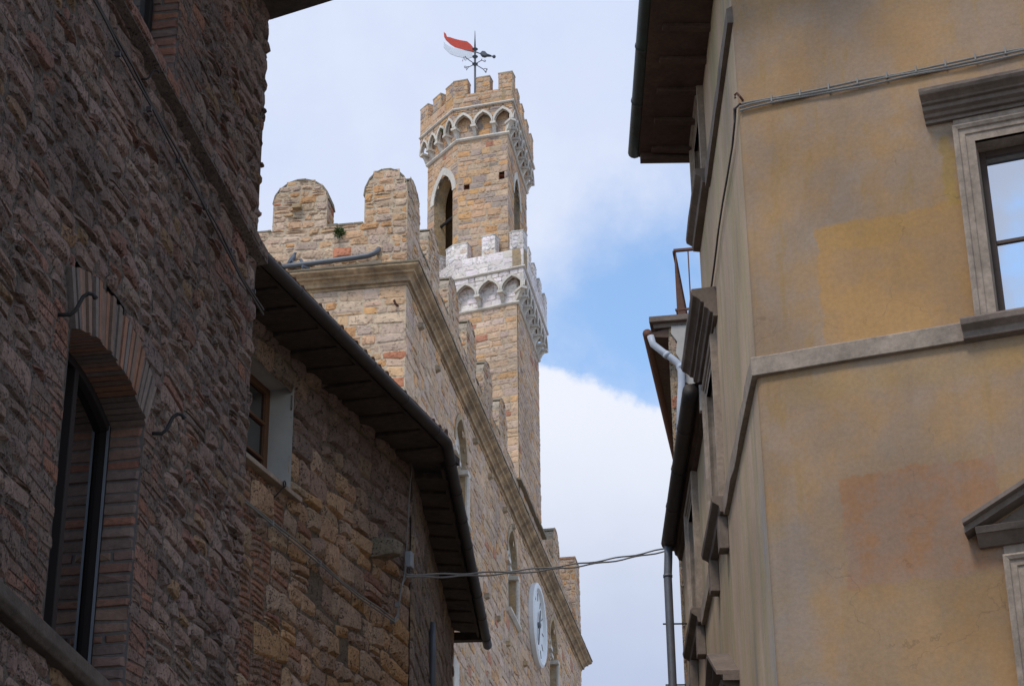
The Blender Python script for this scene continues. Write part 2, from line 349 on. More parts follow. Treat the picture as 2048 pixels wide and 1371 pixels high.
# ------------------------------------------------------------------ masonry: every stone has its own relief and its own colour
def masonry(mb, pl, z0, z1, spans, hr, wr, gap, relief, pal, mortar, seed, bev=.02, jit=.012, wave=.02, psplit=0, brick=None, brickpal=None, ragged=(0, 0), bh=.065, bw=(.16, .27), sl=(2, 3), d0=0.0, cut=1.0, quoin=0, deep=0.0, miss=0.0):
    rng = random.Random(seed); nr = np.random.default_rng(seed)
    cells = []; cols = []; hs = []; bvs = []
    def pick(p):
        t = rng.random() * sum(w_ for _, w_ in p)
        for c, w_ in p:
            t -= w_
            if t <= 0: break
        k = rng.uniform(.86, 1.11); return (c[0] * k * 1.03, c[1] * k * rng.uniform(.92, .965), c[2] * k * rng.uniform(.93, 1.02))
    def bound(z):
        ph = [rng.uniform(0, 6.28) for _ in range(3)]; A = wave if z0 < z < z1 else 0
        return lambda u: z + A * (math.sin(u * 2.1 + ph[0]) * .5 + math.sin(u * 5.3 + ph[1]) * .35 + math.sin(u * 11 + ph[2]) * .25)
    z = z0; lo = bound(z0)
    while z < z1 - 1e-6:
        h = rng.uniform(*hr); zn = z + h
        if zn > z1 - hr[0] * .6: zn = z1
        hi = bound(zn); zm = (z + zn) / 2
        for (ua, ub) in spans(zm):
            if ub - ua < .02: continue
            us = [ua]
            mb.add([pl.P(ua, z, d0 - deep), pl.P(ub, z, d0 - deep), pl.P(ub, zn, d0 - deep), pl.P(ua, zn, d0 - deep)], [(0, 1, 2, 3)], mortar)
            la = ua - rng.uniform(*ragged) if ragged[1] else ua
            lb = ub + rng.uniform(*ragged) if ragged[1] else ub
            u = la; edges = [la]
            while u < lb - wr[0] * .7:
                u += rng.uniform(*wr) * rng.choice((.7, 1, 1, 1.25)); edges.append(min(u, lb))
            if edges[-1] < lb: 
                if lb - edges[-1] < wr[0] * .5 and len(edges) > 1: edges[-1] = lb
                else: edges.append(lb)
            if quoin and lb > quoin[0]:
                q_ = rng.uniform(*quoin[1:]); edges = [x for x in edges if x < lb - q_ - .1] + [lb - q_, lb]
            for a_, b_ in zip(edges, edges[1:]):
                if miss and (b_ - a_) < wr[1] * .75 and rng.random() < miss: continue
                isb = brick and brick((a_ + b_) / 2, zm)
                if isb:
                    k = max(1, round((zn - z) / bh))
                    for i in range(k):
                        q = a_ - (rng.uniform(0, .1) if i % 2 and False else 0); 
                        n_ = max(1, round((b_ - a_) / rng.uniform(*bw))); off_ = rng.uniform(-.25, .25)
                        ed = [a_] + [a_ + (b_ - a_) * (j + off_) / n_ for j in range(1, n_)] + [b_]
                        for x0, x1 in zip(ed, ed[1:]):
                            f0, f1 = i / k, (i + 1) / k
                            cells.append((x0, x1, lo(x0) + (hi(x0) - lo(x0)) * f0, lo(x1) + (hi(x1) - lo(x1)) * f0, lo(x0) + (hi(x0) - lo(x0)) * f1, lo(x1) + (hi(x1) - lo(x1)) * f1))
                            cols.append(pick(brickpal)); hs.append(relief[0] * rng.uniform(.35, .7)); bvs.append(.3)
                elif rng.random() < psplit and not (quoin and b_ > quoin[0]):
                    k = rng.choice(sl); cuts = sorted([0, 1] + [min(.85, max(.15, j / k + rng.uniform(-.12, .12))) for j in range(1, k)])
                    for f0, f1 in zip(cuts, cuts[1:]):
                        cells.append((a_, b_, lo(a_) + (hi(a_) - lo(a_)) * f0, lo(b_) + (hi(b_) - lo(b_)) * f0, lo(a_) + (hi(a_) - lo(a_)) * f1, lo(b_) + (hi(b_) - lo(b_)) * f1))
                        cols.append(pick(brickpal if (brickpal and rng.random() < .4) else (pal(a_, zm) if callable(pal) else pal))); hs.append(rng.uniform(*relief) * .8); bvs.append(.5)
                else:
                    cells.append((a_, b_, lo(a_), lo(b_), hi(a_), hi(b_))); cols.append(pick(pal(a_, zm) if callable(pal) else pal)); hs.append(rng.uniform(*relief)); bvs.append(1)
        z = zn; lo = hi
    if not cells: return
    C = np.array(cells); n = len(C); H = np.array(hs); B = np.array(bvs)
    gap = np.where(B < .4, gap * .4, gap); u0, u1 = C[:, 0] + gap / 2, C[:, 1] - gap / 2
    u1 = np.maximum(u1, u0 + .01)
    zb0, zb1, zt0, zt1 = C[:, 2] + gap / 2, C[:, 3] + gap / 2, C[:, 4] - gap / 2, C[:, 5] - gap / 2
    zt0 = np.maximum(zt0, zb0 + .008); zt1 = np.maximum(zt1, zb1 + .008)
    cu = np.clip(.05 / (u1 - u0), .06, .28) * (.5 + .9 * nr.random(n)) * np.maximum(B, .35) * cut; cz = np.clip(.04 / (zt0 - zb0), .06, .32) * (.5 + .9 * nr.random(n)) * np.maximum(B, .35) * cut
    def bil(fu, fz):
        u = u0 + (u1 - u0) * fu; zb = zb0 + (zb1 - zb0) * fu; zt = zt0 + (zt1 - zt0) * fu
        return u, zb + (zt - zb) * fz
    one = np.ones(n); zero = np.zeros(n)
    ring = [(cu, zero), (1 - cu, zero), (one, cz), (one, 1 - cz), (1 - cu, one), (cu, one), (zero, 1 - cz), (zero, cz)]
    W = np.stack([bil(a_, b_) for a_, b_ in ring], 0)             # 8,2,n
    jj = (nr.random((8, 2, n)) - .5) * 2 * jit * B
    W = W + jj
    cen = W.mean(0)
    half = np.minimum((u1 - u0), (zt0 - zb0)) / 2
    bb = np.minimum(bev * (.6 + .8 * nr.random(n)) * np.maximum(B, .5), half * .6) / np.maximum(half, .01)
    I = cen + (W - cen) * (1 - bb)
    verts = np.zeros((n, 17, 3))
    def put(k, uz, d): verts[:, k, :] = pl.o + uz[0][:, None] * pl.e + d[:, None] * pl.n + uz[1][:, None] * UPV
    tilt = (nr.random((2, n)) - .5) * .8
    for k in range(8):
        put(k, W[k], zero + d0 - .004 - deep)
        sx_ = (W[k, 0] - cen[0]) / np.maximum(u1 - u0, .02); sz_ = (W[k, 1] - cen[1]) / np.maximum(zt0 - zb0, .02)
        put(8 + k, I[k], d0 + H * (.72 + .35 * (nr.random(n) - .5) + tilt[0] * sx_ + tilt[1] * sz_))
    put(16, cen + (nr.random((2, n)) - .5) * .2 * half, d0 + H * (.85 + .4 * nr.random(n)))
    base = mb.nv; mb.v.append(verts.reshape(-1, 3)); mb.nv += n * 17
    loc = [(k, (k + 1) % 8, 8 + (k + 1) % 8, 8 + k) for k in range(8)] + [(8 + k, 8 + (k + 1) % 8, 16) for k in range(8)]
    for i in range(n):
        o = base + i * 17
        for f in loc: mb.f.append(tuple(o + x for x in f))
        mb.c.extend([cols[i]] * 16)
def full(u0, u1): return lambda z: [(u0, u1)]
def holes(u0, u1, hs):                      # hs: functions z -> (a, b) or None
    def f(z):
        out = [(u0, u1)]
        for h in hs:
            r = h(z)
            if not r: continue
            nw = []
            for a_, b_ in out:
                if r[1] <= a_ or r[0] >= b_: nw.append((a_, b_)); continue
                if r[0] > a_: nw.append((a_, r[0]))
                if r[1] < b_: nw.append((r[1], b_))
            out = nw
        return out
    return f
def rect(u0, u1, z0, z1): return lambda z: (u0, u1) if z0 < z < z1 else None
def pointed(u0, u1, z0, zs, za):            # pointed arch hole
    m_ = (u0 + u1) / 2; hw = (u1 - u0) / 2
    def f(z):
        if z < z0 or z > za: return None
        if z < zs: return (u0, u1)
        t = (z - zs) / (za - zs); k = hw * (math.sqrt(4 - 3 * t * t) - 1); return (m_ - k, m_ + k)
    return f
def pointed_pts(u0, u1, z0, zs, za, n=8, grow=0.0):
    m_ = (u0 + u1) / 2; hw = (u1 - u0) / 2 + grow; zap = za + grow * 1.35
    L_ = []
    for i in range(n + 1):
        t = i / n; L_.append((m_ - hw * (math.sqrt(4 - 3 * t * t) - 1), zs + (zap - zs) * t))
    R_ = [(2 * m_ - u, z) for u, z in L_[::-1][1:]]
    return [(m_ - hw, z0)] + L_ + R_ + [(m_ + hw, z0)]
def rimloop(mb, pl, inner, outer, d0, d1, col=None):      # band between two open outlines with equal counts
    n = len(inner)
    for i in range(n - 1):
        a_, b_, c_, d_ = inner[i], inner[i + 1], outer[i + 1], outer[i]
        if abs(a_[0] - d_[0]) + abs(a_[1] - d_[1]) + abs(b_[0] - c_[0]) + abs(b_[1] - c_[1]) < 1e-5: continue
        mb.poly(pl, [a_, b_, c_, d_], d0, d1, col)
def core(mb, pts, z0, z1, col=None):
    mb.prism([V(x, y, z0) for x, y in pts], [V(x, y, z1) for x, y in pts], col)
def sweep(mb, path, prof, closed=False, col=None):        # path of (x, y, outward normal (mitred)), profile (d, z)
    rg = random.Random(len(path) * 7 + int(prof[0][1] * 100)); full_ = []
    for p, q in zip(path[:-1], path[1:]):
        k = max(1, int(math.hypot(p[0] - q[0], p[1] - q[1]) / .3))
        for i in range(k): t = i / k; full_.append([p[j] + (q[j] - p[j]) * t for j in range(4)] + [1 if i else 0])
    full_.append(list(path[-1]) + [0]); rings = []
    for p in full_:
        A = .003 * p[4]; sh = rg.gauss(0, A)
        rings.append([V(p[0] + p[2] * (d + sh + rg.gauss(0, A)), p[1] + p[3] * (d + sh), z + rg.gauss(0, A * .6)) for d, z in prof])
    n = len(prof); vs = [v for r in rings for v in r]; F_ = []
    for i in range(len(rings) - 1):
        for k in range(n): F_.append((i * n + k, i * n + (k + 1) % n, (i + 1) * n + (k + 1) % n, (i + 1) * n + k))
    F_ += [tuple(range(n))[::-1], tuple(range((len(rings) - 1) * n, len(rings) * n))]
    mb.add(vs, F_, col)
def mitre(n1, n2):
    k = n1 + n2; return k / (1 + n1 @ n2)

def part(name, m, parent, fn, **k):
    b = MB(); fn(b); return b.obj(name, m, parent, **k)

# ================================================================== the setting
g = MB(); g.add([(-60, -30, 0), (60, -30, 0), (60, 140, 0), (-60, 140, 0)], [(0, 1, 2, 3)])
tag(g.obj('street', 'paving'), 'grey paved street between the houses', 'street', kind='structure')

# ================================================================== dark rubble house (left)
L = Pl(atD(507, 640, 13), 9)
LH = thing('rubble_house', L.P(0, 0), 'tall dark rubble stone house with arched brick window, closest wall on the left', 'house')
UC, RI, RO_, ZC, HA = -2.6, 1.45, 1.78, 5.34, math.asin(.6 / 1.45)
def arch_hole(z):
    if z < 5.02 or z > ZC + RO_: return None
    if z < ZC + RI * math.cos(HA): return (-3.2, -2.0)
    k = min(math.sqrt(max(0, RO_ ** 2 - (z - ZC) ** 2)), math.tan(HA) * (z - ZC)); return (UC - k, UC + k)
lpal = [((.205, .142, .106), 6), ((.17, .12, .092), 4), ((.225, .165, .128), 2), ((.215, .138, .075), .7), ((.195, .105, .072), 1.0), ((.145, .106, .084), 2)]
lbrick = [((.20, .108, .072), 3), ((.175, .114, .083), 4), ((.155, .112, .088), 4), ((.225, .105, .065), .7)]
def lzone(u, z):
    s = math.sin(z * 9) * .06
    if 4.9 < z < 6.75 and (-3.55 - s < u < -3.2 or -2.0 < u < -1.72 + s): return True
    if z > 8.95 and -1.95 < u < -1.5 + s: return True
    return mnoise.noise(Vector((u * 1.1, z * 2.6, 3.3))) > .55
def lw(b):
    masonry(b, L, 3.9, 8.78, holes(-7.5, 0.0, [arch_hole]), (.05, .125), (.1, .42), .01, (.006, .032), lpal, (.105, .076, .06), deep=.004, seed=11, cut=.8, bev=.014, jit=.014, wave=.04, psplit=.12, brick=lzone, brickpal=lbrick, ragged=(-.03, .03), sl=(2, 2, 3))
    masonry(b, L, 8.89, 10.9, holes(-7.5, 0.0, [rect(-2.95, -1.9, 8.85, 10.6)]), (.05, .125), (.1, .4), .01, (.006, .032), lpal, (.105, .076, .06), deep=.004, seed=12, cut=.8, bev=.014, jit=.014, wave=.04, psplit=.12, brick=lzone, brickpal=lbrick, ragged=(-.03, .03), sl=(2, 2, 3))
part('stone_wall', 'left', LH, lw)
def lcore(b):
    c = (.15, .13, .11)
    b.box(L, -7.5, -.03, 0, 10.86, -7, -.6, c)
    for u0, u1, z0, z1 in ((-7.5, -3.25, 0, 10.86), (-1.86, -.03, 0, 10.86), (-3.25, -1.86, 0, 5.0), (-3.25, -1.86, 6.85, 8.88), (-3.25, -1.86, 10.62, 10.86)): b.box(L, u0, u1, z0, z1, -.6, -.04, c)
part('wall', 'left', LH, lcore)
def jamb(b, pl, u, z0, z1, depth, seed, far=True, pal=lbrick, mortar=(.12, .10, .09)):
    j = Pl(pl.P(u, 0), e=-pl.n, n=-pl.e if far else pl.e)
    masonry(b, j, z0, z1, full(0, depth), (.062, .072), (depth * .7, depth * 1.3), .009, (.006, .016), pal, mortar, seed, bev=.006, jit=.004, wave=.006, cut=.3)
wnd = part('window', 'brick', LH, lambda b: jamb(b, L, -2.0, 5.05, 6.72, .22, 21))
part('reveal', 'brick', wnd, lambda b: jamb(b, L, -3.2, 5.05, 6.72, .22, 22, False))
wnd['label'] = 'arched window with brick reveal'
def lvous(b):
    n = 26; rng = random.Random(5)
    for i in range(n):
        a0 = -HA + 2 * HA * i / n; a1 = -HA + 2 * HA * (i + 1) / n - .006
        c = rng.choice([(.22, .105, .065), (.175, .112, .083), (.15, .11, .09), (.235, .11, .065), (.145, .112, .095)]); k = rng.uniform(.8, 1.15)
        ro = RO_ - rng.uniform(0, .03)
        b.poly(L, [(UC + r * math.sin(a), ZC + r * math.cos(a)) for r, a in ((RI, a0), (RI, a1), (ro, a1), (ro, a0))], -.24, rng.uniform(.012, .034), (c[0] * k, c[1] * k, c[2] * k))
part('brick_arch', 'brick', LH, lvous)
def lframe(b):
    d0, d1 = -.25, -.19
    arc = [(UC + RI * math.sin(-HA + 2 * HA * i / 10), ZC + RI * math.cos(HA * (i / 5 - 1))) for i in range(11)]
    b.poly(L, arc + [(u, z - .05) for u, z in arc[::-1]], d0, d1)
    for u0, u1 in ((-3.2, -3.16), (-2.66, -2.60), (-2.035, -2.0)): b.box(L, u0, u1, 5.06, 6.72, d0, d1 + (.02 if u0 == -2.66 else 0))
    b.box(L, -3.2, -2.0, 5.02, 5.10, d0, d1)
part('frame', 'darkmetal', wnd, lframe, bevel=.006)
for u in (-2.598, -2.044): part('glint_strip', 'zinc', wnd, lambda b: b.box(L, u, u + .007, 5.1, 6.66, -.2, -.186))  # thin pale strips added as the glint lines along the frame edges
for u0, u1 in ((-3.14, -2.65), (-2.6, -2.06)): part('pane', 'paleglass', wnd, lambda b: b.box(L, u0, u1, 5.09, 6.72, -.243, -.235))
part('sill', 'soffit', wnd, lambda b: b.run(L, [(-.25, 4.92), (.06, 4.92), (.09, 4.95), (.09, 5.02), (-.25, 5.06)], -5.2, -1.9), bevel=.008)
up = part('window', 'brick', LH, lambda b: jamb(b, L, -1.9, 8.9, 10.6, .2, 23))
part('reveal', 'brick', up, lambda b: jamb(b, L, -2.95, 8.9, 10.6, .2, 24, False))
up['label'] = 'upper window standing on the string course'
part('frame', 'darkmetal', up, lambda b: [b.box(L, u0, u1, z0, z1, -.23, -.18) for u0, u1, z0, z1 in ((-2.95, -2.89, 8.9, 10.6), (-1.96, -1.9, 8.9, 10.6), (-2.89, -1.96, 8.9, 8.96), (-2.89, -1.96, 10.5, 10.6))], bevel=.006)
part('pane', 'mirrorglass', up, lambda b: b.box(L, -2.9, -1.95, 8.94, 10.55, -.225, -.215))
part('string_course', 'left', LH, lambda b: (b.run(L, [(-.01, 8.78), (.075, 8.79), (.075, 8.88), (-.01, 8.895)], -7.5, .01, (.16, .12, .1)), masonry(b, L.off(.075), 8.795, 8.885, full(-7.5, 0.01), (.09, .09), (.2, .32), .008, (.006, .02), lbrick, (.13, .1, .085), 15, bev=.008, jit=.006, wave=0, cut=.4)))
def leav(b):
    A = L.P(.05, 0); t = rad(116); e_ = V(math.sin(t), math.cos(t), 0); Bp = A + e_ * 1.0; Cq = L.P(-7.5, 0, .95); Dq = L.P(-7.5, 0, -.4); Eq = L.P(.05, 0, -.4)
    for zz in ((10.86, 10.93),): b.prism([p + UPV * zz[0] for p in (A, Bp, Cq, Dq, Eq)], [p + UPV * zz[1] for p in (A, Bp, Cq, Dq, Eq)])
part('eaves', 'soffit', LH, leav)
part('roof', 'roof', LH, lambda b: b.prism([L.P(u, z, d) for u, z, d in ((-7.5, 11.03, .86), (.06, 11.03, .86), (.06, 12.6, -6), (-7.5, 12.6, -6))], [L.P(u, z, d) for u, z, d in ((-7.5, 11.12, .86), (.06, 11.12, .86), (.06, 12.7, -6), (-7.5, 12.7, -6))]))
def hook(px, py, s, parent, pl):
    u, z = pl.uz(px, py)
    pts = [(-.02, 0), (.06, -.004), (.085, .02), (.1, .06), (.115, .1), (.14, .118), (.165, .112), (.178, .09)]
    return part('iron_hook', 'iron', parent, lambda b: b.tube([pl.P(u + .004 * i, z + q * s, p * s) for i, (p, q) in enumerate(pts)], [.011 * s] * 7 + [.014 * s], 8), smooth=True)
hook(117, 629, 1.0, LH, L); hook(303, 866, 1.0, LH, L); hook(282, 158, .55, LH, L)
def lc(b):
    u0, z0 = L.uz(159, 0); u1, z1 = L.uz(415, 470); u2, z2 = L.uz(503, 645)
    for o in (0, .03):
        b.tube([L.P(u, z + o + .008 * math.sin(u * 7 + o * 90), .075) for u, z in [(-7.4, 8.48)] + [(u0 + (u1 - u0) * t / 14, z0 + (z1 - z0) * t / 14) for t in range(15)] + [(u2 * .5 + u1 * .5, (z1 + z2) / 2), (-.03, 8.38)]], .008, 6)
    for t in range(8): u = -4.2 + t * .56; b.box(L, u, u + .02, 8.41, 8.44, 0.055, .085)
tag(part('utility_cable', 'cabledark', None, lc), 'thin dark cable stapled along the rubble wall just below its string course', 'cable')

# ================================================================== tufa corner house (middle)
C0 = atD(824, 931, 27)
Mf = Pl(C0, 20.5); Nf = Pl(C0, 3)
MH = thing('corner_house', Mf.P(0, 0), 'low house of yellow pitted tufa blocks with deep dark eaves, between rubble house and palace', 'house')
mpal_ = [((.485, .325, .185), 4), ((.45, .328, .215), 4.5), ((.51, .32, .155), 1.6), ((.38, .27, .185), 2.5)]
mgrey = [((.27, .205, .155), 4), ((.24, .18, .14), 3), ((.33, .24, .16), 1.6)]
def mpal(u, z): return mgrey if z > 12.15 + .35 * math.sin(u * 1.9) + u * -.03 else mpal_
mbrick = [((.34, .185, .118), 3), ((.31, .21, .145), 3), ((.35, .195, .115), 1)]
WX0, WX1, WZ0, WZ1 = -5.0, -3.65, 11.64, 13.03
def mzone(u, z):
    s = .16 * math.sin(z * 7) + .12 * math.sin(z * 17)
    if mnoise.noise(Vector((u * 2.3, z * 3.1, 7.7))) > .22: return False
    return (u < -3.8 + s and 10.9 < z < 11.62) or (-4.55 < u < -3.75 + s and 10.25 < z < 10.95) or (u < -3.9 + s and 9.0 < z < 9.95) or (-4.7 < u < -4.15 and 9.8 < z < 10.2)
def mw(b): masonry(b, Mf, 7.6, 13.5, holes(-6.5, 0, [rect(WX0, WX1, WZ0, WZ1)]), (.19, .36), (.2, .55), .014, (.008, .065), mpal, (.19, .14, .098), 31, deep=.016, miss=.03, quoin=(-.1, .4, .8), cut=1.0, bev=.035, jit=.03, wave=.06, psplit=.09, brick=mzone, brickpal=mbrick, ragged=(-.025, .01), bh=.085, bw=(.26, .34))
part('stone_wall', 'mid', MH, mw)
npal = [((.28, .23, .175), 4), ((.24, .19, .145), 3), ((.31, .24, .15), 2)]
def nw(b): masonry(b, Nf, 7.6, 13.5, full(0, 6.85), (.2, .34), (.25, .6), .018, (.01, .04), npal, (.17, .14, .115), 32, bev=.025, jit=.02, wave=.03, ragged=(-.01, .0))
part('stone_wall', 'mid', MH, nw)
pB = lambda u, z, d: Mf.P(u, z, d)
def mcore(b):
    c = (.2, .17, .13); k = (-.03 * Nf.e + 0 * UPV)
    a = Mf.P(-.05, 0, -.06); far = Nf.P(6.83, 0, -.02); back = Nf.P(6.83, 0, -6); q = Mf.P(-6.5, 0, -6)
    core(b, [(p[0], p[1]) for p in (Mf.P(-6.5, 0, -.5), Mf.P(-3.6, 0, -.5), Mf.P(-3.6, 0, -.06), a, far, back, q)], 0, 13.5, c)
    b.box(Mf, -6.5, -3.6, 0, WZ0 - .02, -.5, -.06, c); b.box(Mf, -6.5, -3.6, WZ1 + .02, 13.5, -.5, -.06, c); b.box(Mf, -6.5, WX0 - .03, WZ0 - .02, WZ1 + .02, -.5, -.06, c)
part('wall', 'mid', MH, mcore)
mwin = part('window', 'whiteplaster', MH, lambda b: b.strip(Mf, [(WX0, WZ0), (WX0, WZ1), (WX1, WZ1), (WX1, WZ0)], .012, -.37, True))
part('frame', 'wood', mwin, lambda b: [b.box(Mf, u0, u1, z0, z1, -.37, -.31) for u0, u1, z0, z1 in ((WX0, WX0 + .09, WZ0, WZ1), (WX1 - .10, WX1, WZ0, WZ1), (WX0 + .09, WX1 - .10, WZ0, WZ0 + .08), (WX0 + .09, WX1 - .10, WZ1 - .09, WZ1), (-4.37, -4.27, WZ0 + .08, WZ1 - .09), (-4.27, WX1 - .1, 12.06, 12.10), (-4.27, WX1 - .1, 12.52, 12.56), (WX0 + .09, -4.37, 12.06, 12.10), (WX0 + .09, -4.37, 12.52, 12.56))], bevel=.006)
part('pane', 'glass', mwin, lambda b: b.box(Mf, WX0 + .05, WX1 - .05, WZ0 + .05, WZ1 - .05, -.36, -.345))
part('sill', 'sandstone', mwin, lambda b: b.run(Mf, [(-.37, 11.56), (.10, 11.55), (.10, 11.61), (-.37, 11.635)], -5.15, -3.5), bevel=.008)
def ring(b):
    u, z = Mf.uz(548, 994); u2, z2 = Mf.uz(569, 972, .12)
    b.tube([Mf.P(u, z, 0), Mf.P((u + u2) / 2, (z + z2) / 2, .06), Mf.P(u2, z2, .12)], .009, 6)
    b.tube([Mf.P(u2 + .03 * math.sin(t), z2 + .03 - .035 * math.cos(t), .12) for t in np.linspace(0, 6.28, 12)], .009, 6)
part('iron_ring', 'iron', MH, ring)
def curl(b):
    for (cx, cy, s) in ((463, 1331, .055), (459, 1344, .04)):
        u, z = Mf.uz(cx, cy, .08); b.tube([Mf.P(u + s * (1 - t * .05) * math.cos(t), z + s * (1 - t * .05) * math.sin(t), .08 - .08 * (t > 6.2)) for t in np.linspace(-1, 6.4, 18)], .011, 6)
part('iron_hook', 'iron', MH, curl)
part('corbel', 'mid', MH, lambda b: b.prism([Mf.P(-1.32, 11.66, -.05), Mf.P(-.95, 11.7, -.05), Mf.P(-.93, 11.98, -.05), Mf.P(-1.3, 11.98, -.05)], [Mf.P(-1.22, 11.72, .3), Mf.P(-.98, 11.75, .32), Mf.P(-.97, 11.93, .33), Mf.P(-1.2, 11.92, .3)], (.3, .24, .17)), bevel=.03)
# eaves
ZG = 13.37
Gc = V(-.88, 25.99, ZG); Ge = V(-.46, 34.17, ZG); Gs = Gc - Mf.e * 7.2
dM = (Gc - C0) @ Mf.n; dN = (Gc - C0) @ Nf.n
def eav(b):
    b.add([Mf.P(-6.5, 13.56, -.05), Mf.P(0, 13.56, -.02), V(Gc[0], Gc[1], 13.46), Mf.P(-6.5, 13.46, dM)], [(0, 1, 2, 3)])
    b.add([Nf.P(0, 13.56, -.02), Nf.P(6.9, 13.56, -.05), V(Ge[0], Ge[1], 13.46), V(Gc[0], Gc[1], 13.46)], [(0, 1, 2, 3)])
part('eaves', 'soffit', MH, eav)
if True:
    rng = random.Random(8)
    def one(b, pl, u, wd, D):
        k = 6; out = []
        for i in range(k + 1): out.append((u + wd * i / k, D * (.80 + .07 * rng.random()) - .05 * abs(i / k - .5)))
        lo_ = [pl.P(u, 13.38 + .02 * rng.random(), -.05)] + [pl.P(a_, 13.36 + .02 * rng.random(), d) for a_, d in out] + [pl.P(u + wd, 13.43, -.05)]
        hi_ = [pl.P(u, 13.50, -.05)] + [pl.P(a_, 13.455, d + .02) for a_, d in out] + [pl.P(u + wd, 13.50, -.05)]
        b.prism(lo_, hi_)
    u = -6.4
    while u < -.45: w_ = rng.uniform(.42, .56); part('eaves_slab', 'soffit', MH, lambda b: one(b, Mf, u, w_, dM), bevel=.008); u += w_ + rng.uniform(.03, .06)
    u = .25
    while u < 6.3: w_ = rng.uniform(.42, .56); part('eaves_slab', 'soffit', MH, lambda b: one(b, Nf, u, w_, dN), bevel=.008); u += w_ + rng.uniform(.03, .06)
def gut(b):
    t = np.linspace(0, 1, 24)
    b.tube([Gs] + [Gs + (Gc - Gs) * x for x in t[1:-1]] + [Gc - Mf.e * .03, Gc + Nf.e * .03] + [Gc + (Ge - Gc) * x for x in t[1:]], .076, 12)
    for k in range(7): p = Gs + (Gc - Gs) * ((k + .6) / 7); b.tube([p - Mf.e * .012, p + Mf.e * .012], .083, 12)
    for k in range(8): p = Gc + (Ge - Gc) * ((k + .6) / 8); b.tube([p - Nf.e * .012, p + Nf.e * .012], .083, 12)
part('gutter', 'gutter', MH, gut, smooth=True)
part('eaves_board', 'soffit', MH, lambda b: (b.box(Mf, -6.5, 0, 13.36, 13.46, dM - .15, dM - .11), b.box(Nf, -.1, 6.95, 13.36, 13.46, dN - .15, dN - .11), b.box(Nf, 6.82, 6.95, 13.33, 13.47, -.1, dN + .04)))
def roofm(b):
    R1 = Mf.P(-6.5, 15.2, -4); R2 = Nf.P(3, 15.2, -3.9); R3 = Nf.P(6.9, 15.2, -3.9)
    a, c, e_ = V(Gs[0], Gs[1], 13.5), V(Gc[0], Gc[1], 13.5), V(Ge[0], Ge[1], 13.5)
    b.add([a, c, R2, R1], [(0, 1, 2, 3)]); b.add([c, e_, R3, R2], [(0, 1, 2, 3)])
    rng = random.Random(3)
    for pl, n_, D, p0 in ((Mf, 27, dM - .03, -6.4),):
        for i in range(n_):
            u = p0 + i * .215; h = -.03 if rng.random() < .72 else .0
            b.tube([pl.P(u, 13.47 + h, D + rng.uniform(-.02, .05)), pl.P(u, 13.47 + h + .25, D - .7)], .065, 8)
part('roof', 'roof', MH, roofm)
def ndp(b):
    u, z = Nf.uz(866, 1245, .06); b.tube([Nf.P(u, 4, .06), Nf.P(u, z - .5, .06), Nf.P(u, z, .05)], .05, 10)
part('downpipe', 'zinc', MH, ndp, smooth=True)

def mc(b):
    px = [(470, 990), (500, 1012), (545, 1048), (590, 1085), (640, 1128), (680, 1163), (720, 1195), (760, 1222), (788, 1243), (795, 1236), (799, 1205), (802, 1175), (809, 1155), (812, 1130)]
    for o in (0, .035): b.tube([Mf.P(u, z + o, .085 + .01 * math.sin(i * 1.7 + o * 60)) for i, (u, z) in enumerate(Mf.uz(x, y, .085) for x, y in px)], .011, 6)
    b.tube([Mf.P(u, z, .07) for u, z in (Mf.uz(x, y, .07) for x, y in ((813, 1105), (815, 1060), (818, 1000), (823, 945), (824, 936)))], .008, 6)
    for x, y in ((545, 1048), (640, 1128), (788, 1243), (798, 1210)):
        u, z = Mf.uz(x, y, .085); b.box(Mf, u - .012, u + .012, z - .02, z + .05, .03, .1)
tag(part('utility_cable', 'cable', None, mc), 'pair of grey cables running slantwise down the tufa wall to the house corner', 'cable')
ju, jz = Mf.uz(818, 1118, .1)
def jb(b): b.box(Mf, ju - .055, ju + .055, jz - .12, jz + .1, .06, .15)
JB = part('junction_box', 'box', None, jb, bevel=.012); tag(JB, 'small pale grey cable box fixed on the tufa house corner', 'cable box')
part('cable_gland', 'cabledark', JB, lambda b: [b.tube([Mf.P(ju + o, jz - .12, .1) - V(*JB.location), Mf.P(ju + o, jz - .2, .1) - V(*JB.location)], .014, 6) for o in (-.03, .02)])

# ================================================================== palace
PCn = atD(812, 620, 42)
PS = Pl(PCn, 99); PF = Pl(PCn, 9.5)
PA = thing('palace', PF.P(0, 0), 'big tan stone palace with round topped battlements and a long dark cornice', 'palace')
ppal = [((.57, .385, .215), 6), ((.54, .405, .265), 6), ((.59, .345, .15), 2.5), ((.49, .385, .28), 2.5), ((.5, .22, .12), .3), ((.58, .455, .315), 2)]
pmort = (.53, .41, .285)
fpal = [((.58, .42, .26), 6), ((.58, .45, .31), 5), ((.60, .37, .18), 1.4), ((.53, .42, .31), 3.5), ((.5, .25, .15), .2)]
ZK0, ZK1, ZPAR = 24.44, 24.86, 26.12
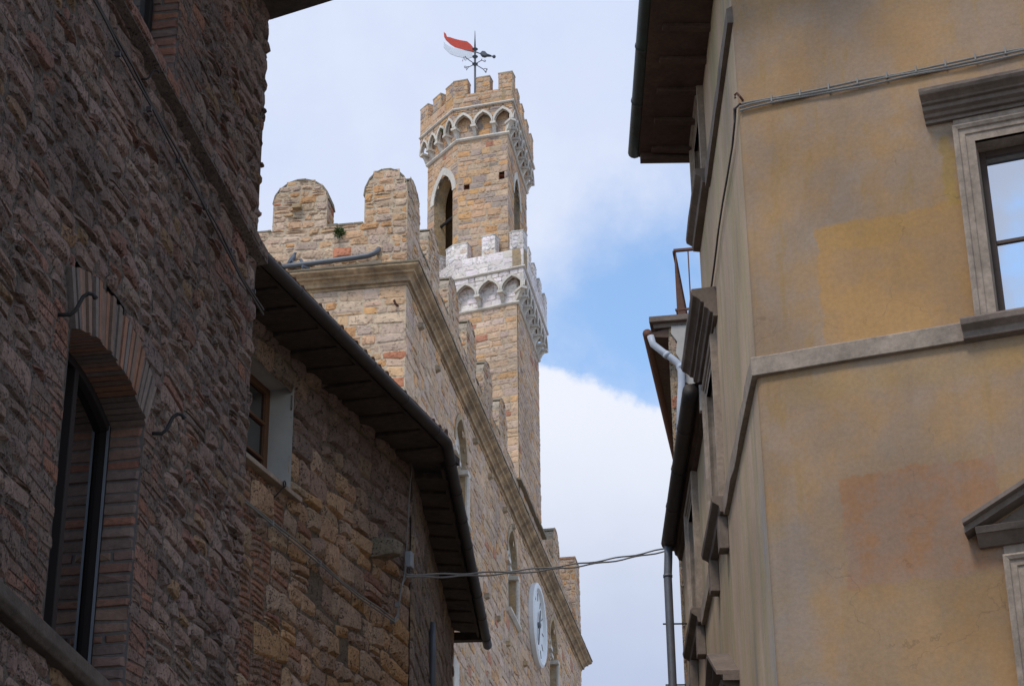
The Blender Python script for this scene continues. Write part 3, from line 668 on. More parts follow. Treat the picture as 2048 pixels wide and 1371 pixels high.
# facade windows: two lights under one arch
WIN = [(5.55, 6.95), (12.95, 14.35), (20.35, 21.75)]
whole = [pointed(a_, b_, 21.45, 23.15, 24.0) for a_, b_ in WIN]
def pS(b): masonry(b, PS, 17.0, ZK0, full(-8, 0), (.16, .32), (.26, .7), .013, (.006, .032), ppal, pmort, 41, quoin=(-.1, .35, .75), cut=.6, bev=.02, jit=.02, wave=.03, psplit=.2, ragged=(-.01, .008))
def pF(b): masonry(b, PF, 14.0, ZK0, holes(0, 27.4, whole), (.16, .32), (.25, .7), .012, (.006, .04), fpal, pmort, 42, cut=.6, bev=.02, jit=.02, wave=.03, psplit=.15, ragged=(-.008, .008))
part('stone_wall', 'pal', PA, pS); part('stone_wall', 'pal', PA, pF)
def pcore(b):
    q = lambda pl, u, d: tuple(pl.P(u, 0, d)[:2])
    inner = [q(PF, 0.6, -.6), q(PF, 27.4, -.6), q(PF, 27.4, -13), tuple((PF.P(0, 0, -13) - PF.e * 0)[:2])]
    core(b, [q(PS, 0, -.02)[:2], q(PF, 27.4, -.55), q(PF, 27.4, -12), q(PF, 0, -12)], 0, 25.2)
    segs = [(-.0, WIN[0][0] - .02)] + [(WIN[i][1] + .02, WIN[i + 1][0] - .02) for i in range(2)] + [(WIN[2][1] + .02, 27.38)]
    for a_, c_ in segs: b.box(PF, max(a_, .02), c_, 0, 25.2, -.6, -.012)
    for a_, c_ in WIN: b.box(PF, a_ - .02, c_ + .02, 0, 21.4, -.6, -.012); b.box(PF, a_ - .02, c_ + .02, 24.05, 25.2, -.6, -.012)
part('wall', 'palplain', PA, pcore)
for (a_, c_) in WIN:
    out = pointed_pts(a_, c_, 21.45, 23.15, 24.0)
    wv = part('window', 'palplain', PA, lambda b: b.strip(PF, out, .01, -.5))
    part('arch_trim', 'palplain', wv, lambda b: rimloop(b, PF, out[1:-1], pointed_pts(a_, c_, 21.45, 23.15, 24.0, grow=.14)[1:-1], .01, .045))
    m_ = (a_ + c_) / 2; hw = (c_ - a_) / 2
    def tymp(b):
        n1 = pointed_pts(a_ + .03, m_ - .07, 22.9, 23.0, 23.5, n=6)[1:-1]; n2 = pointed_pts(m_ + .07, c_ - .03, 22.9, 23.0, 23.5, n=6)[1:-1]
        top = out[2:-2][::-1]
        b.poly(PF, [(a_ + .01, 22.95), (a_ + .03, 22.95)] + n1 + [(m_ - .07, 22.9), (m_ + .07, 22.9)] + n2 + [(c_ - .03, 22.95), (c_ - .01, 22.95)] + top, -.3, -.12)
    part('tracery', 'marble', wv, tymp)
    def col(b):
        c = PF.P(m_, 0, -.18)
        b.lathe(c, [(.13, 21.5), (.13, 21.56), (.09, 21.62), (.085, 22.5), (.09, 22.56), (.075, 22.58), (.11, 22.72), (.15, 22.78)], 14)
        b.box(PF, m_ - .17, m_ + .17, 22.78, 22.9, -.36, 0)
    part('column', 'marble', wv, col)
    part('capital', 'marble', wv, lambda b: b.box(PF, c_ - .14, c_ + .22, 22.78, 22.9, -.3, .09)); part('capital', 'marble', wv, lambda b: b.box(PF, a_ - .22, a_ + .14, 22.78, 22.9, -.3, .09)); part('column', 'marble', wv, lambda b: b.tube([PF.P(c_ + .06, 21.46, .03), PF.P(c_ + .06, 22.78, .03)], [.07, .07], 10))
    part('sill', 'marble', wv, lambda b: b.run(PF, [(-.5, 21.34), (.05, 21.34), (.13, 21.4), (.13, 21.46), (-.5, 21.46)], a_ - .2, c_ + .2))
    part('pane', 'glass', wv, lambda b: b.box(PF, a_, c_, 21.46, 24.0, -.49, -.47))
# cornice
cn1 = PS.n; cn2 = PF.n; cm = mitre(cn1, cn2); A_ = PS.P(-8, 0); B_ = PS.P(0, 0); D_ = PF.P(27.4, 0); mE = mitre(cn2, PF.e)
prof = [(-.02, 24.42), (.03, 24.43), (.045, 24.49), (.10, 24.50), (.11, 24.57), (.16, 24.63), (.22, 24.655), (.23, 24.70), (.30, 24.74), (.335, 24.775), (.335, 24.83), (-.02, 24.9)]
D2 = PF.P(27.4, 0, -3)
path = [(A_[0], A_[1], cn1[0], cn1[1]), (B_[0], B_[1], cm[0], cm[1]), (D_[0], D_[1], mE[0], mE[1]), (D2[0], D2[1], PF.e[0], PF.e[1])]
part('cornice', 'cornice', PA, lambda b: sweep(b, path, prof))
part('cornice_coping', 'moss', PA, lambda b: sweep(b, path, [(-.02, 24.9), (.355, 24.83), (.36, 24.865), (-.02, 24.95)]))
# parapet and merlons
THK = .62
def par(b):
    masonry(b, PS, ZK1 + .04, ZPAR, full(-8, 0), (.14, .27), (.2, .55), .016, (.008, .04), ppal, pmort, 43, cut=.75, bev=.025, jit=.022, wave=.03, psplit=.3)
    masonry(b, PF, ZK1 + .04, ZPAR, full(0, 15.0), (.14, .27), (.2, .55), .016, (.008, .04), fpal, pmort, 44, cut=.75, bev=.025, jit=.022, wave=.03, psplit=.2)
    masonry(b, PF, ZK1 + .04, ZPAR, full(19.1, 27.4), (.14, .27), (.2, .55), .016, (.008, .04), fpal, pmort, 45, cut=.75, bev=.025, jit=.022, wave=.03, psplit=.2)
part('parapet', 'pal', PA, par)
part('parapet_wall', 'palplain', PA, lambda b: (b.box(PS, -8, -.02, 24.8, ZPAR - .01, -THK, -.012), b.box(PF, .02, 27.38, 24.8, ZPAR - .01, -THK, -.014)))
def rough(b, pl, a_, c_, z, t0, t1, seed):
    rng = random.Random(seed); u = a_
    while u < c_ - .05:
        w_ = min(rng.uniform(.2, .45), c_ - u); b.box(pl, u, u + w_ - .012, z - .01, z + rng.uniform(.03, .075), t0 - rng.uniform(0, .03), t1 + rng.uniform(0, .035)); u += w_
def rpts(a_, c_, zb, zs, zt, n=10, cut=None):
    m_ = (a_ + c_) / 2; hw = (c_ - a_) / 2
    return [(a_, zb), (a_, zs)] + [(m_ - hw * math.cos(math.pi * i / n), zs + (zt - zs) * math.sin(math.pi * i / n)) for i in range(1, n)] + [(c_, zs), (c_, zb)]
def merlon(pl, a_, c_, seed, pal, zt=27.42, zs=26.85, ends=(), th=THK, skip=0):
    o = None
    m_ = (a_ + c_) / 2; hw = (c_ - a_) / 2
    def sp(z):
        if z < zs: return [(a_, c_)]
        k = hw * math.sqrt(max(0.02, 1 - ((z - zs) / (zt - zs)) ** 2)); return [(m_ - k, m_ + k)]
    def f(b):
        b.poly(pl, [(a_ + .01, ZPAR - .03)] + rpts(a_ + .012, c_ - .012, ZPAR, zs, zt - .015)[1:-1] + [(c_ - .01, ZPAR - .03)], -th, -.01, (.4, .33, .25))
        masonry(b, pl, ZPAR, zt - .02, sp, (.11, .22), (.16, .42), .02, (.006, .04), pal, pmort, seed, cut=.75, bev=.022, jit=.02, wave=.02, psplit=.25)
        for far in ends:
            j = Pl(pl.P(c_ if far else a_, 0), e=pl.n, n=pl.e if far else -pl.e)
            masonry(b, j, ZPAR, zs + .05, full(-th, 0), (.12, .22), (.2, .4), .02, (.006, .035), pal, pmort, seed + 50, bev=.02, jit=.02, wave=.02, psplit=.2)
    o = part('merlon', 'pal', PA, f)
    def cop(b):
        rng = random.Random(seed); P_ = rpts(a_, c_, ZPAR, zs, zt, 9)[1:-1]
        for i in range(skip, len(P_) - 1 - skip):
            (x0, y0), (x1, y1) = P_[i], P_[i + 1]; nx, ny = y0 - y1, x1 - x0; l_ = math.hypot(nx, ny); t = rng.uniform(.02, .04) / l_
            b.poly(pl, [(x0, y0), (x1, y1), (x1 + nx * t, y1 + ny * t), (x0 + nx * t, y0 + ny * t)], -th - .01, rng.uniform(-.01, .016), (.3, .25, .19))
    part('coping', 'moss', o, cop)
    return o
merlon(PS, -3.14, -1.87, 51, ppal, ends=(True,)); merlon(PS, -5.4, -4.1, 52, ppal, ends=(True,)); merlon(PS, -1.0, 0, 53, ppal, zt=27.5, th=.62)
merlon(PF, 0.02, 1.32, 54, fpal, zt=27.45, ends=(True,), skip=2)
for i, u in enumerate((2.3, 4.75, 7.1, 9.5, 11.85, 21.6)): merlon(PF, u, u + 1.3, 60 + i, fpal, ends=(False,), skip=2)
for k, (u0, u1) in enumerate(((-1.86, -1.01), (-4.1, -3.15))): part('coping', 'moss', PA, lambda b: rough(b, PS, u0, u1, ZPAR, -THK, 0, 3 + k))
for k, u0 in enumerate((1.33, 3.62, 6.06, 8.42, 10.82, 13.2, 20.3)): part('coping', 'moss', PA, lambda b: rough(b, PF, u0, u0 + 1.1, ZPAR, -THK, 0, 6 + k))
part('coping', 'moss', PA, lambda b: rough(b, PF, 14.6, 19.3, 25.95, -.2, .12, 30))
for (x, y) in ((835, 655), (868, 740), (945, 885), (975, 955), (1005, 1022), (1021, 1056), (968, 1195), (1093, 1190), (1010, 1290), (1045, 1330), (990, 1240)):
    u, z = PF.uz(x, y)
    part('corbel', 'palplain', PA, lambda b: b.prism([PF.P(u, z, 0), PF.P(u + .2, z, 0), PF.P(u + .2, z + .14, 0), PF.P(u, z + .14, 0)], [PF.P(u + .03, z + .04, .12), PF.P(u + .17, z + .04, .13), PF.P(u + .17, z + .14, .14), PF.P(u + .03, z + .14, .13)]))
def putlog(b):
    u, z = PS.uz(596, 418); b.box(PS, u - .1, u + .1, z - .04, z + .06, 0, .16)
part('corbel', 'palplain', PA, putlog)
part('iron_hook', 'rust', PA, lambda b: b.tube([PS.P(*PS.uz(796, 612), 0), PS.P(*PS.uz(793, 612), .12), PS.P(*PS.uz(791, 606), .16)], .03, 6))
def pip(b):
    q = [(540, 536), (600, 529), (660, 521.5), (715, 514.5), (735, 511), (747, 507), (754, 502)]
    b.tube([PS.P(*PS.uz(x, y, .12), .12) for x, y in q] + [PS.P(*PS.uz(757, 497, .02), 0)], .062, 12)
part('drain_pipe', 'zinc', PA, pip, smooth=True)
def pil(b): u, z = PF.uz(908, 1330, .06); b.box(PF, u, u + .6, 0, 17.6, -.01, .07)
part('pilaster', 'marble', PA, pil)

def turret(b):
    u0, u1, zt = 25.5, 26.5, 27.7
    b.box(PF, u0 + .012, u1, 24.9, zt - .01, -.66, .13, (.45, .36, .26))
    j = Pl(PF.P(u0, 0), e=PF.n, n=-PF.e)
    masonry(b, j, 24.9, zt, full(-.66, .14), (.15, .26), (.2, .45), .014, (.006, .035), ppal, pmort, 131, bev=.02, jit=.02, wave=.02, cut=.7)
    masonry(b, PF.off(.14), 24.9, zt, full(u0, u1), (.15, .26), (.25, .5), .014, (.006, .035), fpal, pmort, 132, bev=.02, jit=.02, wave=.02, cut=.7)
    for i in range(2): b.box(PF, u0 - .03 + i * .5, u0 + .46 + i * .5, zt, zt + .07, -.69, .16, (.42, .24, .15))
part('turret', 'pal', PA, turret)
# clock
CK = PF.P(17.55, 22.6)
ck = MB(); ck.lathe(CK, [(1.2, -.02), (1.23, .03), (1.23, .16), (1.16, .2), (1.07, .19), (1.03, .1), (.0, .1)], 48, axis=PF.n)
CL = ck.obj('wall_clock', 'clockwhite', smooth=False); tag(CL, 'round white clock in a thick white ring high on the palace facade', 'clock')
CO = V(*CL.location)
def hands(b):
    for ang, l_ in ((rad(200), .72), (rad(20), .55)):
        dx, dz = math.sin(ang), math.cos(ang); px_, pz_ = dz, -dx
        b.prism([PF.P(17.55 + dx * r + px_ * w_, 22.6 + dz * r + pz_ * w_, .14) - CO for r, w_ in ((-.2, .02), (l_ * .75, .055), (l_, 0), (l_ * .75, -.055), (-.2, -.02))], [PF.P(17.55 + dx * r + px_ * w_, 22.6 + dz * r + pz_ * w_, .17) - CO for r, w_ in ((-.2, .02), (l_ * .75, .055), (l_, 0), (l_ * .75, -.055), (-.2, -.02))])
    b.lathe(CK - CO, [(.09, .1), (.09, .18), (.03, .2)], 16, axis=PF.n)
part('clock_hand', 'clockhand', CL, hands)
def marks(b):
    for k in range(12):
        ang = rad(30 * k); dx, dz = math.sin(ang), math.cos(ang); px_, pz_ = dz, -dx
        for s in (-.012,):
            pts = [(r, s + t) for r, t in ((.74, 0), (.98, 0), (.98, .03), (.74, .03))]
            b.prism([PF.P(17.55 + dx * r + px_ * w_, 22.6 + dz * r + pz_ * w_, .101) - CO for r, w_ in pts], [PF.P(17.55 + dx * r + px_ * w_, 22.6 + dz * r + pz_ * w_, .115) - CO for r, w_ in pts])
part('hour_mark', 'clockhand', CL, marks)

# plant tufts
def tuft(name, c, r, n, seed, label):
    rng = random.Random(seed); b = MB()
    for i in range(n):
        a_ = V(rng.gauss(0, 1), rng.gauss(0, 1), rng.gauss(.2, .8)); a_ /= np.linalg.norm(a_); p = c + a_ * r * rng.uniform(.2, 1)
        s = r * rng.uniform(.18, .36); t = np.cross(a_, V(rng.random(), rng.random(), rng.random())); t /= np.linalg.norm(t)
        b.add([p - t * s * .35, p + a_ * s, p + t * s * .35, p - a_ * s * .6], [(0, 1, 2, 3)])
    for i in range(6):
        a_ = V(rng.gauss(0, 1), -abs(rng.gauss(0, 1)), rng.gauss(.3, .6)); a_ /= np.linalg.norm(a_); b.tube([c + V(0, .1, -.02), c + a_ * r * .8], .008, 4)
    tag(b.obj(name, 'leaf'), label, 'plant')
tuft('wall_plant', PS.P(*PS.uz(678, 466, .06), .08), .15, 220, 4, 'small green plant growing from the palace battlement between two merlons')

# pigeons
def pigeon(px, py, label, turn):
    pu, pz = PS.uz(px, py, .12); c = PS.P(pu, pz, .12); f = PS.e * turn * .7 + PS.n * .3; f /= np.linalg.norm(f)
    bm_ = bpy.data.meshes.new('pigeon'); vs = [(-.17, -.05, .014), (-.08, .0, .034), (-.02, .05, .06), (.03, .10, .052), (.045, .15, .03), (.06, .18, .036), (.11, .17, .007)]
    bm_.from_pydata([tuple(f * x + UPV * (y + .07)) for x, y, _, in [(v[0], v[1], 0) for v in vs]] + [tuple(f * .0 + UPV * .0 + PS.n * .02), tuple(f * .02 + PS.n * .02 + UPV * .04)], [(i, i + 1) for i in range(6)] + [(2, 8), (8, 7)], [])
    o = bpy.data.objects.new('pigeon', bm_); sc.collection.objects.link(o); o.location = c
    sk = o.modifiers.new('skin', 'SKIN'); 
    for i, v in enumerate([x[2] for x in vs] + [.008, .01]): bm_.skin_vertices[0].data[i].radius = (v * 1.15, v * 1.15)
    bm_.skin_vertices[0].data[1].use_root = True
    ss = o.modifiers.new('sub', 'SUBSURF'); ss.levels = 2; ss.render_levels = 2
    bm_.materials.append(M['feather']); tag(o, label, 'pigeon', 'pigeons on the palace ledge')
pigeon(585, 527, 'grey pigeon perched on top of the drain pipe', 1)
pigeon(606, 539, 'grey pigeon sitting on the cornice just below the drain pipe', -1)

# ================================================================== bell tower
T1 = PF.P(15.13, 0)[:2]; T2 = PF.P(19.1, 0)[:2]; T3 = (-1.58, 57.55); T4 = (-2.75, 59.15); T5 = (-1.7, 62)
Q1 = (-.08, 57.18); Q2 = (.52, 60.83); Q3 = (-1.64, 57.62); Q4 = (-2.65, 59.1); Q5 = (-1.4, 61.6)
CEN = (-1.1, 59.4)
BT = thing('bell_tower', (CEN[0], CEN[1], 0), 'slender many sided stone bell tower with two battlemented crowns rising behind the palace', 'tower')
tpal = [((.56, .375, .21), 6), ((.52, .395, .265), 4), ((.58, .35, .155), 2), ((.39, .32, .25), 2.5), ((.40, .2, .12), .25)]
tmort = (.46, .35, .24)
wpal = [((.78, .745, .69), 5), ((.73, .69, .63), 3), ((.80, .775, .73), 3), ((.64, .53, .41), .4)]
wmort = (.70, .65, .58)
FL = [Pl.seg(T4, T3, CEN), Pl.seg(T3, T1, CEN), Pl.seg(T1, T2, CEN)]
FU = [Pl.seg(Q4, Q3, CEN), Pl.seg(Q3, Q1, CEN), Pl.seg(Q1, Q2, CEN)]
ST = dict(hr=(.15, .27), wr=(.25, .55), gap=.012, relief=(.005, .025), bev=.016, jit=.014, wave=.015, psplit=.1, cut=.6)
core_b = MB(); core(core_b, [T1, T2, T5, T4, T3], 10, 33.6)
core_b.obj('tower_shaft', 'palplain', BT)
def lowf(b):
    for i, f in enumerate(FL): masonry(b, f.off(.012), 31.9, 32.75, full(0, f.L), **ST, pal=wpal, mortar=wmort, seed=76 + i)
    for i, f in enumerate(FL): masonry(b, f.off(.012), 24.5, 31.9, full(0, f.L), **ST, pal=[((.54, .395, .25), 6), ((.53, .42, .30), 4), ((.57, .36, .18), 1.4), ((.48, .385, .29), 2.5), ((.4, .2, .12), .25)], mortar=tmort, seed=71 + i)
part('stone_wall', 'tow', BT, lowf)
# upper shaft: hollow, with pointed belfry openings
OPU = {0: (.42, 1.50, 33.7, 36.45, 37.30), 2: (1.15, 2.25, 34.2, 36.6, 37.45)}
def upf(b):
    for i, f in enumerate(FU):
        hs = [pointed(*OPU[i])] if i in OPU else []
        if i == 1: hs += [rect(u - .08, u + .1, z - .07, z + .08) for u, z in ((.28, 36.42), (1.42, 36.55))]
        if i == 0: hs += []
        masonry(b, f, 33.0, 39.1, holes(0, f.L, hs), **ST, pal=tpal, mortar=tmort, seed=81 + i)
    for a_, c_ in ((Q2, Q5), (Q5, Q4)):
        f = Pl.seg(a_, c_, CEN); masonry(b, f, 33.0, 39.1, full(0, f.L), (.3, .5), (.5, .9), .016, (.005, .03), tpal, tmort, 85)
part('stone_wall', 'tow', BT, upf)
for u, z in ((.28, 36.42), (1.42, 36.55)):
    ph_ = part('putlog_hole', 'brick', BT, lambda b: b.strip(FU[1], [(u - .09, z - .08), (u + .11, z - .08), (u + .11, z + .09), (u - .09, z + .09)], .01, -.3, True, (.36, .15, .09)))
    part('hole_back', 'holeshade', ph_, lambda b: b.box(FU[1], u - .12, u + .14, z - .1, z + .1, -.34, -.29))  # plate closing the hole, its shade put into the colour
for i, a_ in OPU.items():
    f = FU[i]; ip = pointed_pts(*a_); opn = part('belfry_opening', 'palplain', BT, lambda b: b.strip(f, ip, .01, -.42))
    part('arch_trim', 'marble', opn, lambda b: rimloop(b, f, ip[1:-1], pointed_pts(*a_, grow=.2)[1:-1], -.1, .035))
    part('beam', 'iron', opn, lambda b: b.tube([f.P(a_[0], 35.75, -.25), f.P(a_[1], 35.75, -.25)], .05, 6))
    part('back_wall', 'palplain', opn, lambda b: b.box(f, a_[0] - .25 if i else a_[0] + .3, a_[1] + .2, 33.2, 37.9, -1.3, -1.2))

def crown(pts, o, zs, zl, zg, zt, ns, pal, mort, seed, mw_, nm, white):
    p = [V(*x) for x in pts]; segs = list(zip(p[:-1], p[1:])); fs = [Pl.seg(a_, c_, CEN) for a_, c_ in segs]
    ns_ = [f.n[:2] for f in fs]
    off = [p[0] + ns_[0] * o] + [p[k] + mitre(ns_[k - 1], ns_[k]) * o for k in range(1, len(p) - 1)] + [p[-1] + ns_[-1] * o]
    off[0] = off[0] - (off[1] - off[0]) / np.linalg.norm(off[1] - off[0]) * o * .6; off[-1] = off[-1] + (off[-1] - off[-2]) / np.linalg.norm(off[-1] - off[-2]) * o
    of = [Pl.seg(a_, c_, CEN) for a_, c_ in zip(off[:-1], off[1:])]
    zsp = zs + (zl - zs) * .40; zap = zs + (zl - zs) * .8
    def pathof(extra): return [(off[0][0], off[0][1], *ns_[0])] + [(off[k][0], off[k][1], *mitre(ns_[k - 1], ns_[k])) for k in range(1, len(off) - 1)] + [(off[-1][0], off[-1][1], *ns_[-1])]
    pin = [(p[0][0], p[0][1], *ns_[0])] + [(p[k][0], p[k][1], *mitre(ns_[k - 1], ns_[k])) for k in range(1, len(p) - 1)] + [(p[-1][0], p[-1][1], *ns_[-1])]
    part('string_course', 'marble', BT, lambda b: sweep(b, pin, [(-.02, zs - .02), (.05, zs - .01), (.09, zs + .03), (.07, zs + .09), (-.02, zs + .12)]))
    part('string_course', 'marble', BT, lambda b: sweep(b, pathof(0), [(-.02, zl - .01), (.04, zl), (.065, zl + .03), (.05, zl + .07), (-.02, zl + .09)]))
    # closed ring behind the parapet and floor
    def solid(b):
        ring = [tuple(x) for x in off]; back = [tuple(V(*pts[-1]) - ns_[-1] * 2.2 + V(0, .6)), tuple(V(*pts[0]) - ns_[0] * .9 + V(0, .9))]
        core(b, ring + back, zap + .03, zl + .12)
    part('crown_floor', 'palplain', BT, solid)
    def fascia(b):
        for k, f in enumerate(of):
            n_ = ns[k]; q = f.L / n_; pts_ = [(0, zap + .04)]; 
            out = [(0, zsp)]
            for i in range(n_):
                m0, m1 = i * q + .05, (i + 1) * q - .05
                out += [(m0, zsp)] + pointed_pts(m0, m1, zsp, zsp + .02, zap, n=5)[1:-1] + [(m1, zsp)]
            out += [(f.L, zsp), (f.L, zap + .035), (0, zap + .035)]
            b.poly(f, out, -.11, -.012 if not white else 0.0, (.5, .46, .4) if white else (.46, .42, .36))
    part('arcade', 'marble', BT, fascia)
    def bands(b):
        for k, f in enumerate(of):
            n_ = ns[k]; q = f.L / n_
            for i in range(n_):
                m0, m1 = i * q + .05, (i + 1) * q - .05
                rimloop(b, f, pointed_pts(m0, m1, zsp, zsp + .02, zap, n=5)[1:-1], pointed_pts(m0, m1, zsp, zsp + .02, zap, n=5, grow=.068)[1:-1], -.05, .03)
    part('arch_trim', 'marble', BT, bands)
    def wall_(b):
        for k, f in enumerate(of):
            n_ = ns[k]; q = f.L / n_
            hs = [pointed(i * q + .05 - .05, (i + 1) * q - .05 + .05, zsp - .1, zsp + .02, zap + .06) for i in range(n_)]
            q_ = .4 if white else 1
            masonry(b, f, zsp + .05, zl, holes(0, f.L, hs), (.09, .16), (.2, .4), .012 * q_, (.004 * q_, .02 * q_), pal, mort, seed + k, bev=.012, jit=.01 * q_, wave=.01, cut=.6 * q_)
            masonry(b, f, zl + .07, zg, full(0, f.L), (.15, .24), (.26, .5), .014 * q_, (.005 * q_, .03 * q_), pal, mort, seed + 10 + k, bev=.016, jit=.014 * q_, wave=.015, cut=.6 * q_)
    part('stone_wall', 'tow', BT, wall_)
    def par_(b):
        for f in of: b.box(f, 0.012, f.L - .012, zl + .05, zg - .008, -.34, -.012)
    part('parapet', 'palplain', BT, par_)
    for k, f in enumerate(of):
        n_ = ns[k]; q = f.L / n_
        for i in range(n_ + 1):
            u = i * q
            if k == 0 and i == 0: u = o * .62
            if k == len(of) - 1 and i == n_: u = f.L - o
            if (k > 0 and i == 0) or (k < len(of) - 1 and i == n_): continue
            def cb(b):
                pr = [(-o - .02, zs + .08), (-o + .05, zs + .1), (-o * .62, zs + .1 + (zsp - zs - .18) * .25), (-o * .45, zs + .1 + (zsp - zs - .18) * .62), (-.04, zsp - .09), (-.02, zsp - .075), (-o - .02, zsp - .075)]
                b.run(f, pr, u - .055, u + .055); b.box(f, u - .09, u + .09, zsp - .075, zsp + .005, -o - .01, .045)
            part('corbel', 'marble', BT, cb)
    for k in range(1, len(off) - 1):                 # diagonal corbels under the corners
        dv = V(*(off[k] - p[k]), 0); D = np.linalg.norm(dv); dv /= D
        cp = Pl(off[k], e=(-dv[1], dv[0], 0), n=dv)
        def cd_(b):
            b.run(cp, [(-D - .02, zs + .08), (-D + .05, zs + .1), (-D * .62, zs + .1 + (zsp - zs - .18) * .25), (-D * .45, zs + .1 + (zsp - zs - .18) * .62), (-.05, zsp - .09), (-.03, zsp - .075), (-D - .02, zsp - .075)], -.06, .06)
            b.box(cp, -.1, .1, zsp - .075, zsp + .005, -D, .02)
        part('corbel', 'marble', BT, cd_)
    for k, f in enumerate(of):
        n_ = nm[k]; g_ = (f.L - n_ * mw_) / (n_ - 1)
        for i in range(n_):
            if i == 0 and k > 0 and False: continue
            u0 = i * (mw_ + g_); u1 = u0 + mw_; h = zt + random.Random(seed * 7 + k * 13 + i).uniform(-.05, .05)
            def mm(b):
                masonry(b, f, zg, h, full(u0, u1), (.13, .22), (.18, .36), .014, (.004, .025), pal, mort, seed + 30 + k * 10 + i, bev=.014, jit=.014, wave=.012)
                b.box(f, u0 + .008, u1 - .008, zg - .02, h - .008, -.34, -.012, mort)
                for uu, ee in ((u0, -f.e), (u1, f.e)):
                    j = Pl(f.P(uu, 0), e=f.n, n=ee); masonry(b, j, zg, h, full(-.34, 0), (.13, .22), (.15, .34), .014, (.003, .015), pal, mort, seed + 60 + i, bev=.012, jit=.012, wave=.01)
                b.box(f, u0 - .01, u1 + .01, h - .01, h + .035, -.36, .012, tuple(x * .75 for x in pal[1][0]))
            part('merlon', 'tow', BT, mm)
    return of
lo_f = crown([T4, T3, T1, T2], .26, 31.88, 32.93, 33.62, 34.22, (3, 3, 7), wpal, wmort, 300, .44, (3, 3, 5), True)
up_f = crown([Q4, Q3, Q1, Q2], .22, 38.08, 39.12, 39.68, 40.22, (4, 3, 7), tpal, tmort, 400, .46, (3, 3, 5), False)
tuft('wall_plant', up_f[0].P(*up_f[0].uz(884, 261, .05), .05), .09, 90, 9, 'tiny green plant sprouting among the arches of the tower top')

# ================================================================== weather vane
VB = atD(948, 146, 58.6)
VP_ = Pl((VB[0], VB[1], 0), 90)
WV = thing('weather_vane', (VB[0], VB[1], 39.3), 'iron weather vane with red and white metal pennant above the tower top', 'weather vane')
def vz(x, y): return VP_.uz(880 + x * 130 / 1485, 40 + y * 130 / 1485)
def vtube(pts, r, n=8): return lambda b: b.tube([VP_.P(*vz(x, y)) for x, y in pts], r, n)
pc = vz(800, 1010)[0]
part('pole', 'vaneiron', WV, lambda b: (b.tube([VP_.P(pc, 39.2), VP_.P(pc, vz(800, 700)[1])], .035, 8), b.tube([VP_.P(pc, vz(800, 700)[1]), VP_.P(pc, vz(815, 250)[1])], [.035, .008], 8)), smooth=True)
part('collar', 'vaneiron', WV, lambda b: b.lathe(VP_.P(pc, vz(800, 670)[1]), [(.02, -.09), (.07, -.03), (.1, 0), (.06, .03), (.02, .1)], 12))
for y_ in (840, 1010): part('collar', 'vaneiron', WV, lambda b: b.lathe(VP_.P(pc, vz(800, y_)[1]), [(.02, -.09), (.07, -.03), (.1, 0), (.06, .03), (.02, .1)], 12))
redp = [(85, 280), (135, 320), (160, 390), (230, 400), (330, 435), (450, 465), (620, 495), (700, 560), (765, 640), (765, 715), (580, 690), (340, 625), (240, 560), (135, 460), (95, 390)]
whp = [(85, 495), (130, 555), (210, 600), (330, 650), (440, 665), (580, 700), (740, 735), (740, 790), (750, 850), (640, 885), (500, 860), (350, 825), (230, 775), (150, 700), (85, 630)]
pen = part('pennant', 'red', WV, lambda b: b.poly(VP_, [vz(*q) for q in redp], -.012, .012))
part('pennant', 'vanewhite', WV, lambda b: b.poly(VP_, [vz(*q) for q in whp], -.012, .012))
part('arm', 'vaneiron', WV, vtube([(560, 690), (740, 730), (830, 738), (910, 768), (1090, 812), (1200, 832)], .02))
part('counterweight', 'vaneiron', WV, lambda b: (b.prism([VP_.P(*vz(x, y), -.07) for x, y in ((915, 775), (960, 725), (1030, 735), (1080, 790), (1185, 828), (1080, 826), (1030, 848), (960, 832))], [VP_.P(*vz(x, y), .07) for x, y in ((915, 775), (960, 725), (1030, 735), (1080, 790), (1185, 828), (1080, 826), (1030, 848), (960, 832))]), b.lathe(VP_.P(*vz(1235, 840)), [(.001, -.065), (.045, -.046), (.065, 0), (.045, .046), (.001, .065)], 12)), bevel=.03)
for x, y, d in ((590, 905, .1), (985, 1085, -.1), (945, 885, -.1), (650, 1120, .1)): part('compass_arm', 'vaneiron', WV, lambda b: b.tube([VP_.P(pc, vz(800, 1010)[1]), VP_.P(*vz(x, y), d)], .014, 6))
LET = [('N', [[(515, 985), (545, 880), (560, 960), (575, 870)], [(575, 870), (610, 915), (590, 965), (575, 955)]], .1), ('O', [[(650, 1120), (605, 1190), (600, 1140)], [(600, 1140), (560, 1130), (555, 1100), (590, 1098), (605, 1125), (600, 1140)], [(605, 1120), (655, 1105)]], .1),
       ('S', [[(945, 885), (985, 890), (1000, 910), (1030, 915), (1045, 900), (1030, 880), (1005, 885)], [(955, 850), (945, 885)]], -.1), ('E', [[(985, 1085), (1050, 1070), (1080, 1100), (1050, 1100)], [(985, 1085), (1050, 1170), (1060, 1145), (1035, 1130), (1060, 1120), (1080, 1075)]], -.1)]
for nm, strokes, d in LET: part('compass_letter', 'vaneiron', WV, lambda b: [b.tube([VP_.P(*vz(x, y), d) for x, y in s], .012, 6) for s in strokes])

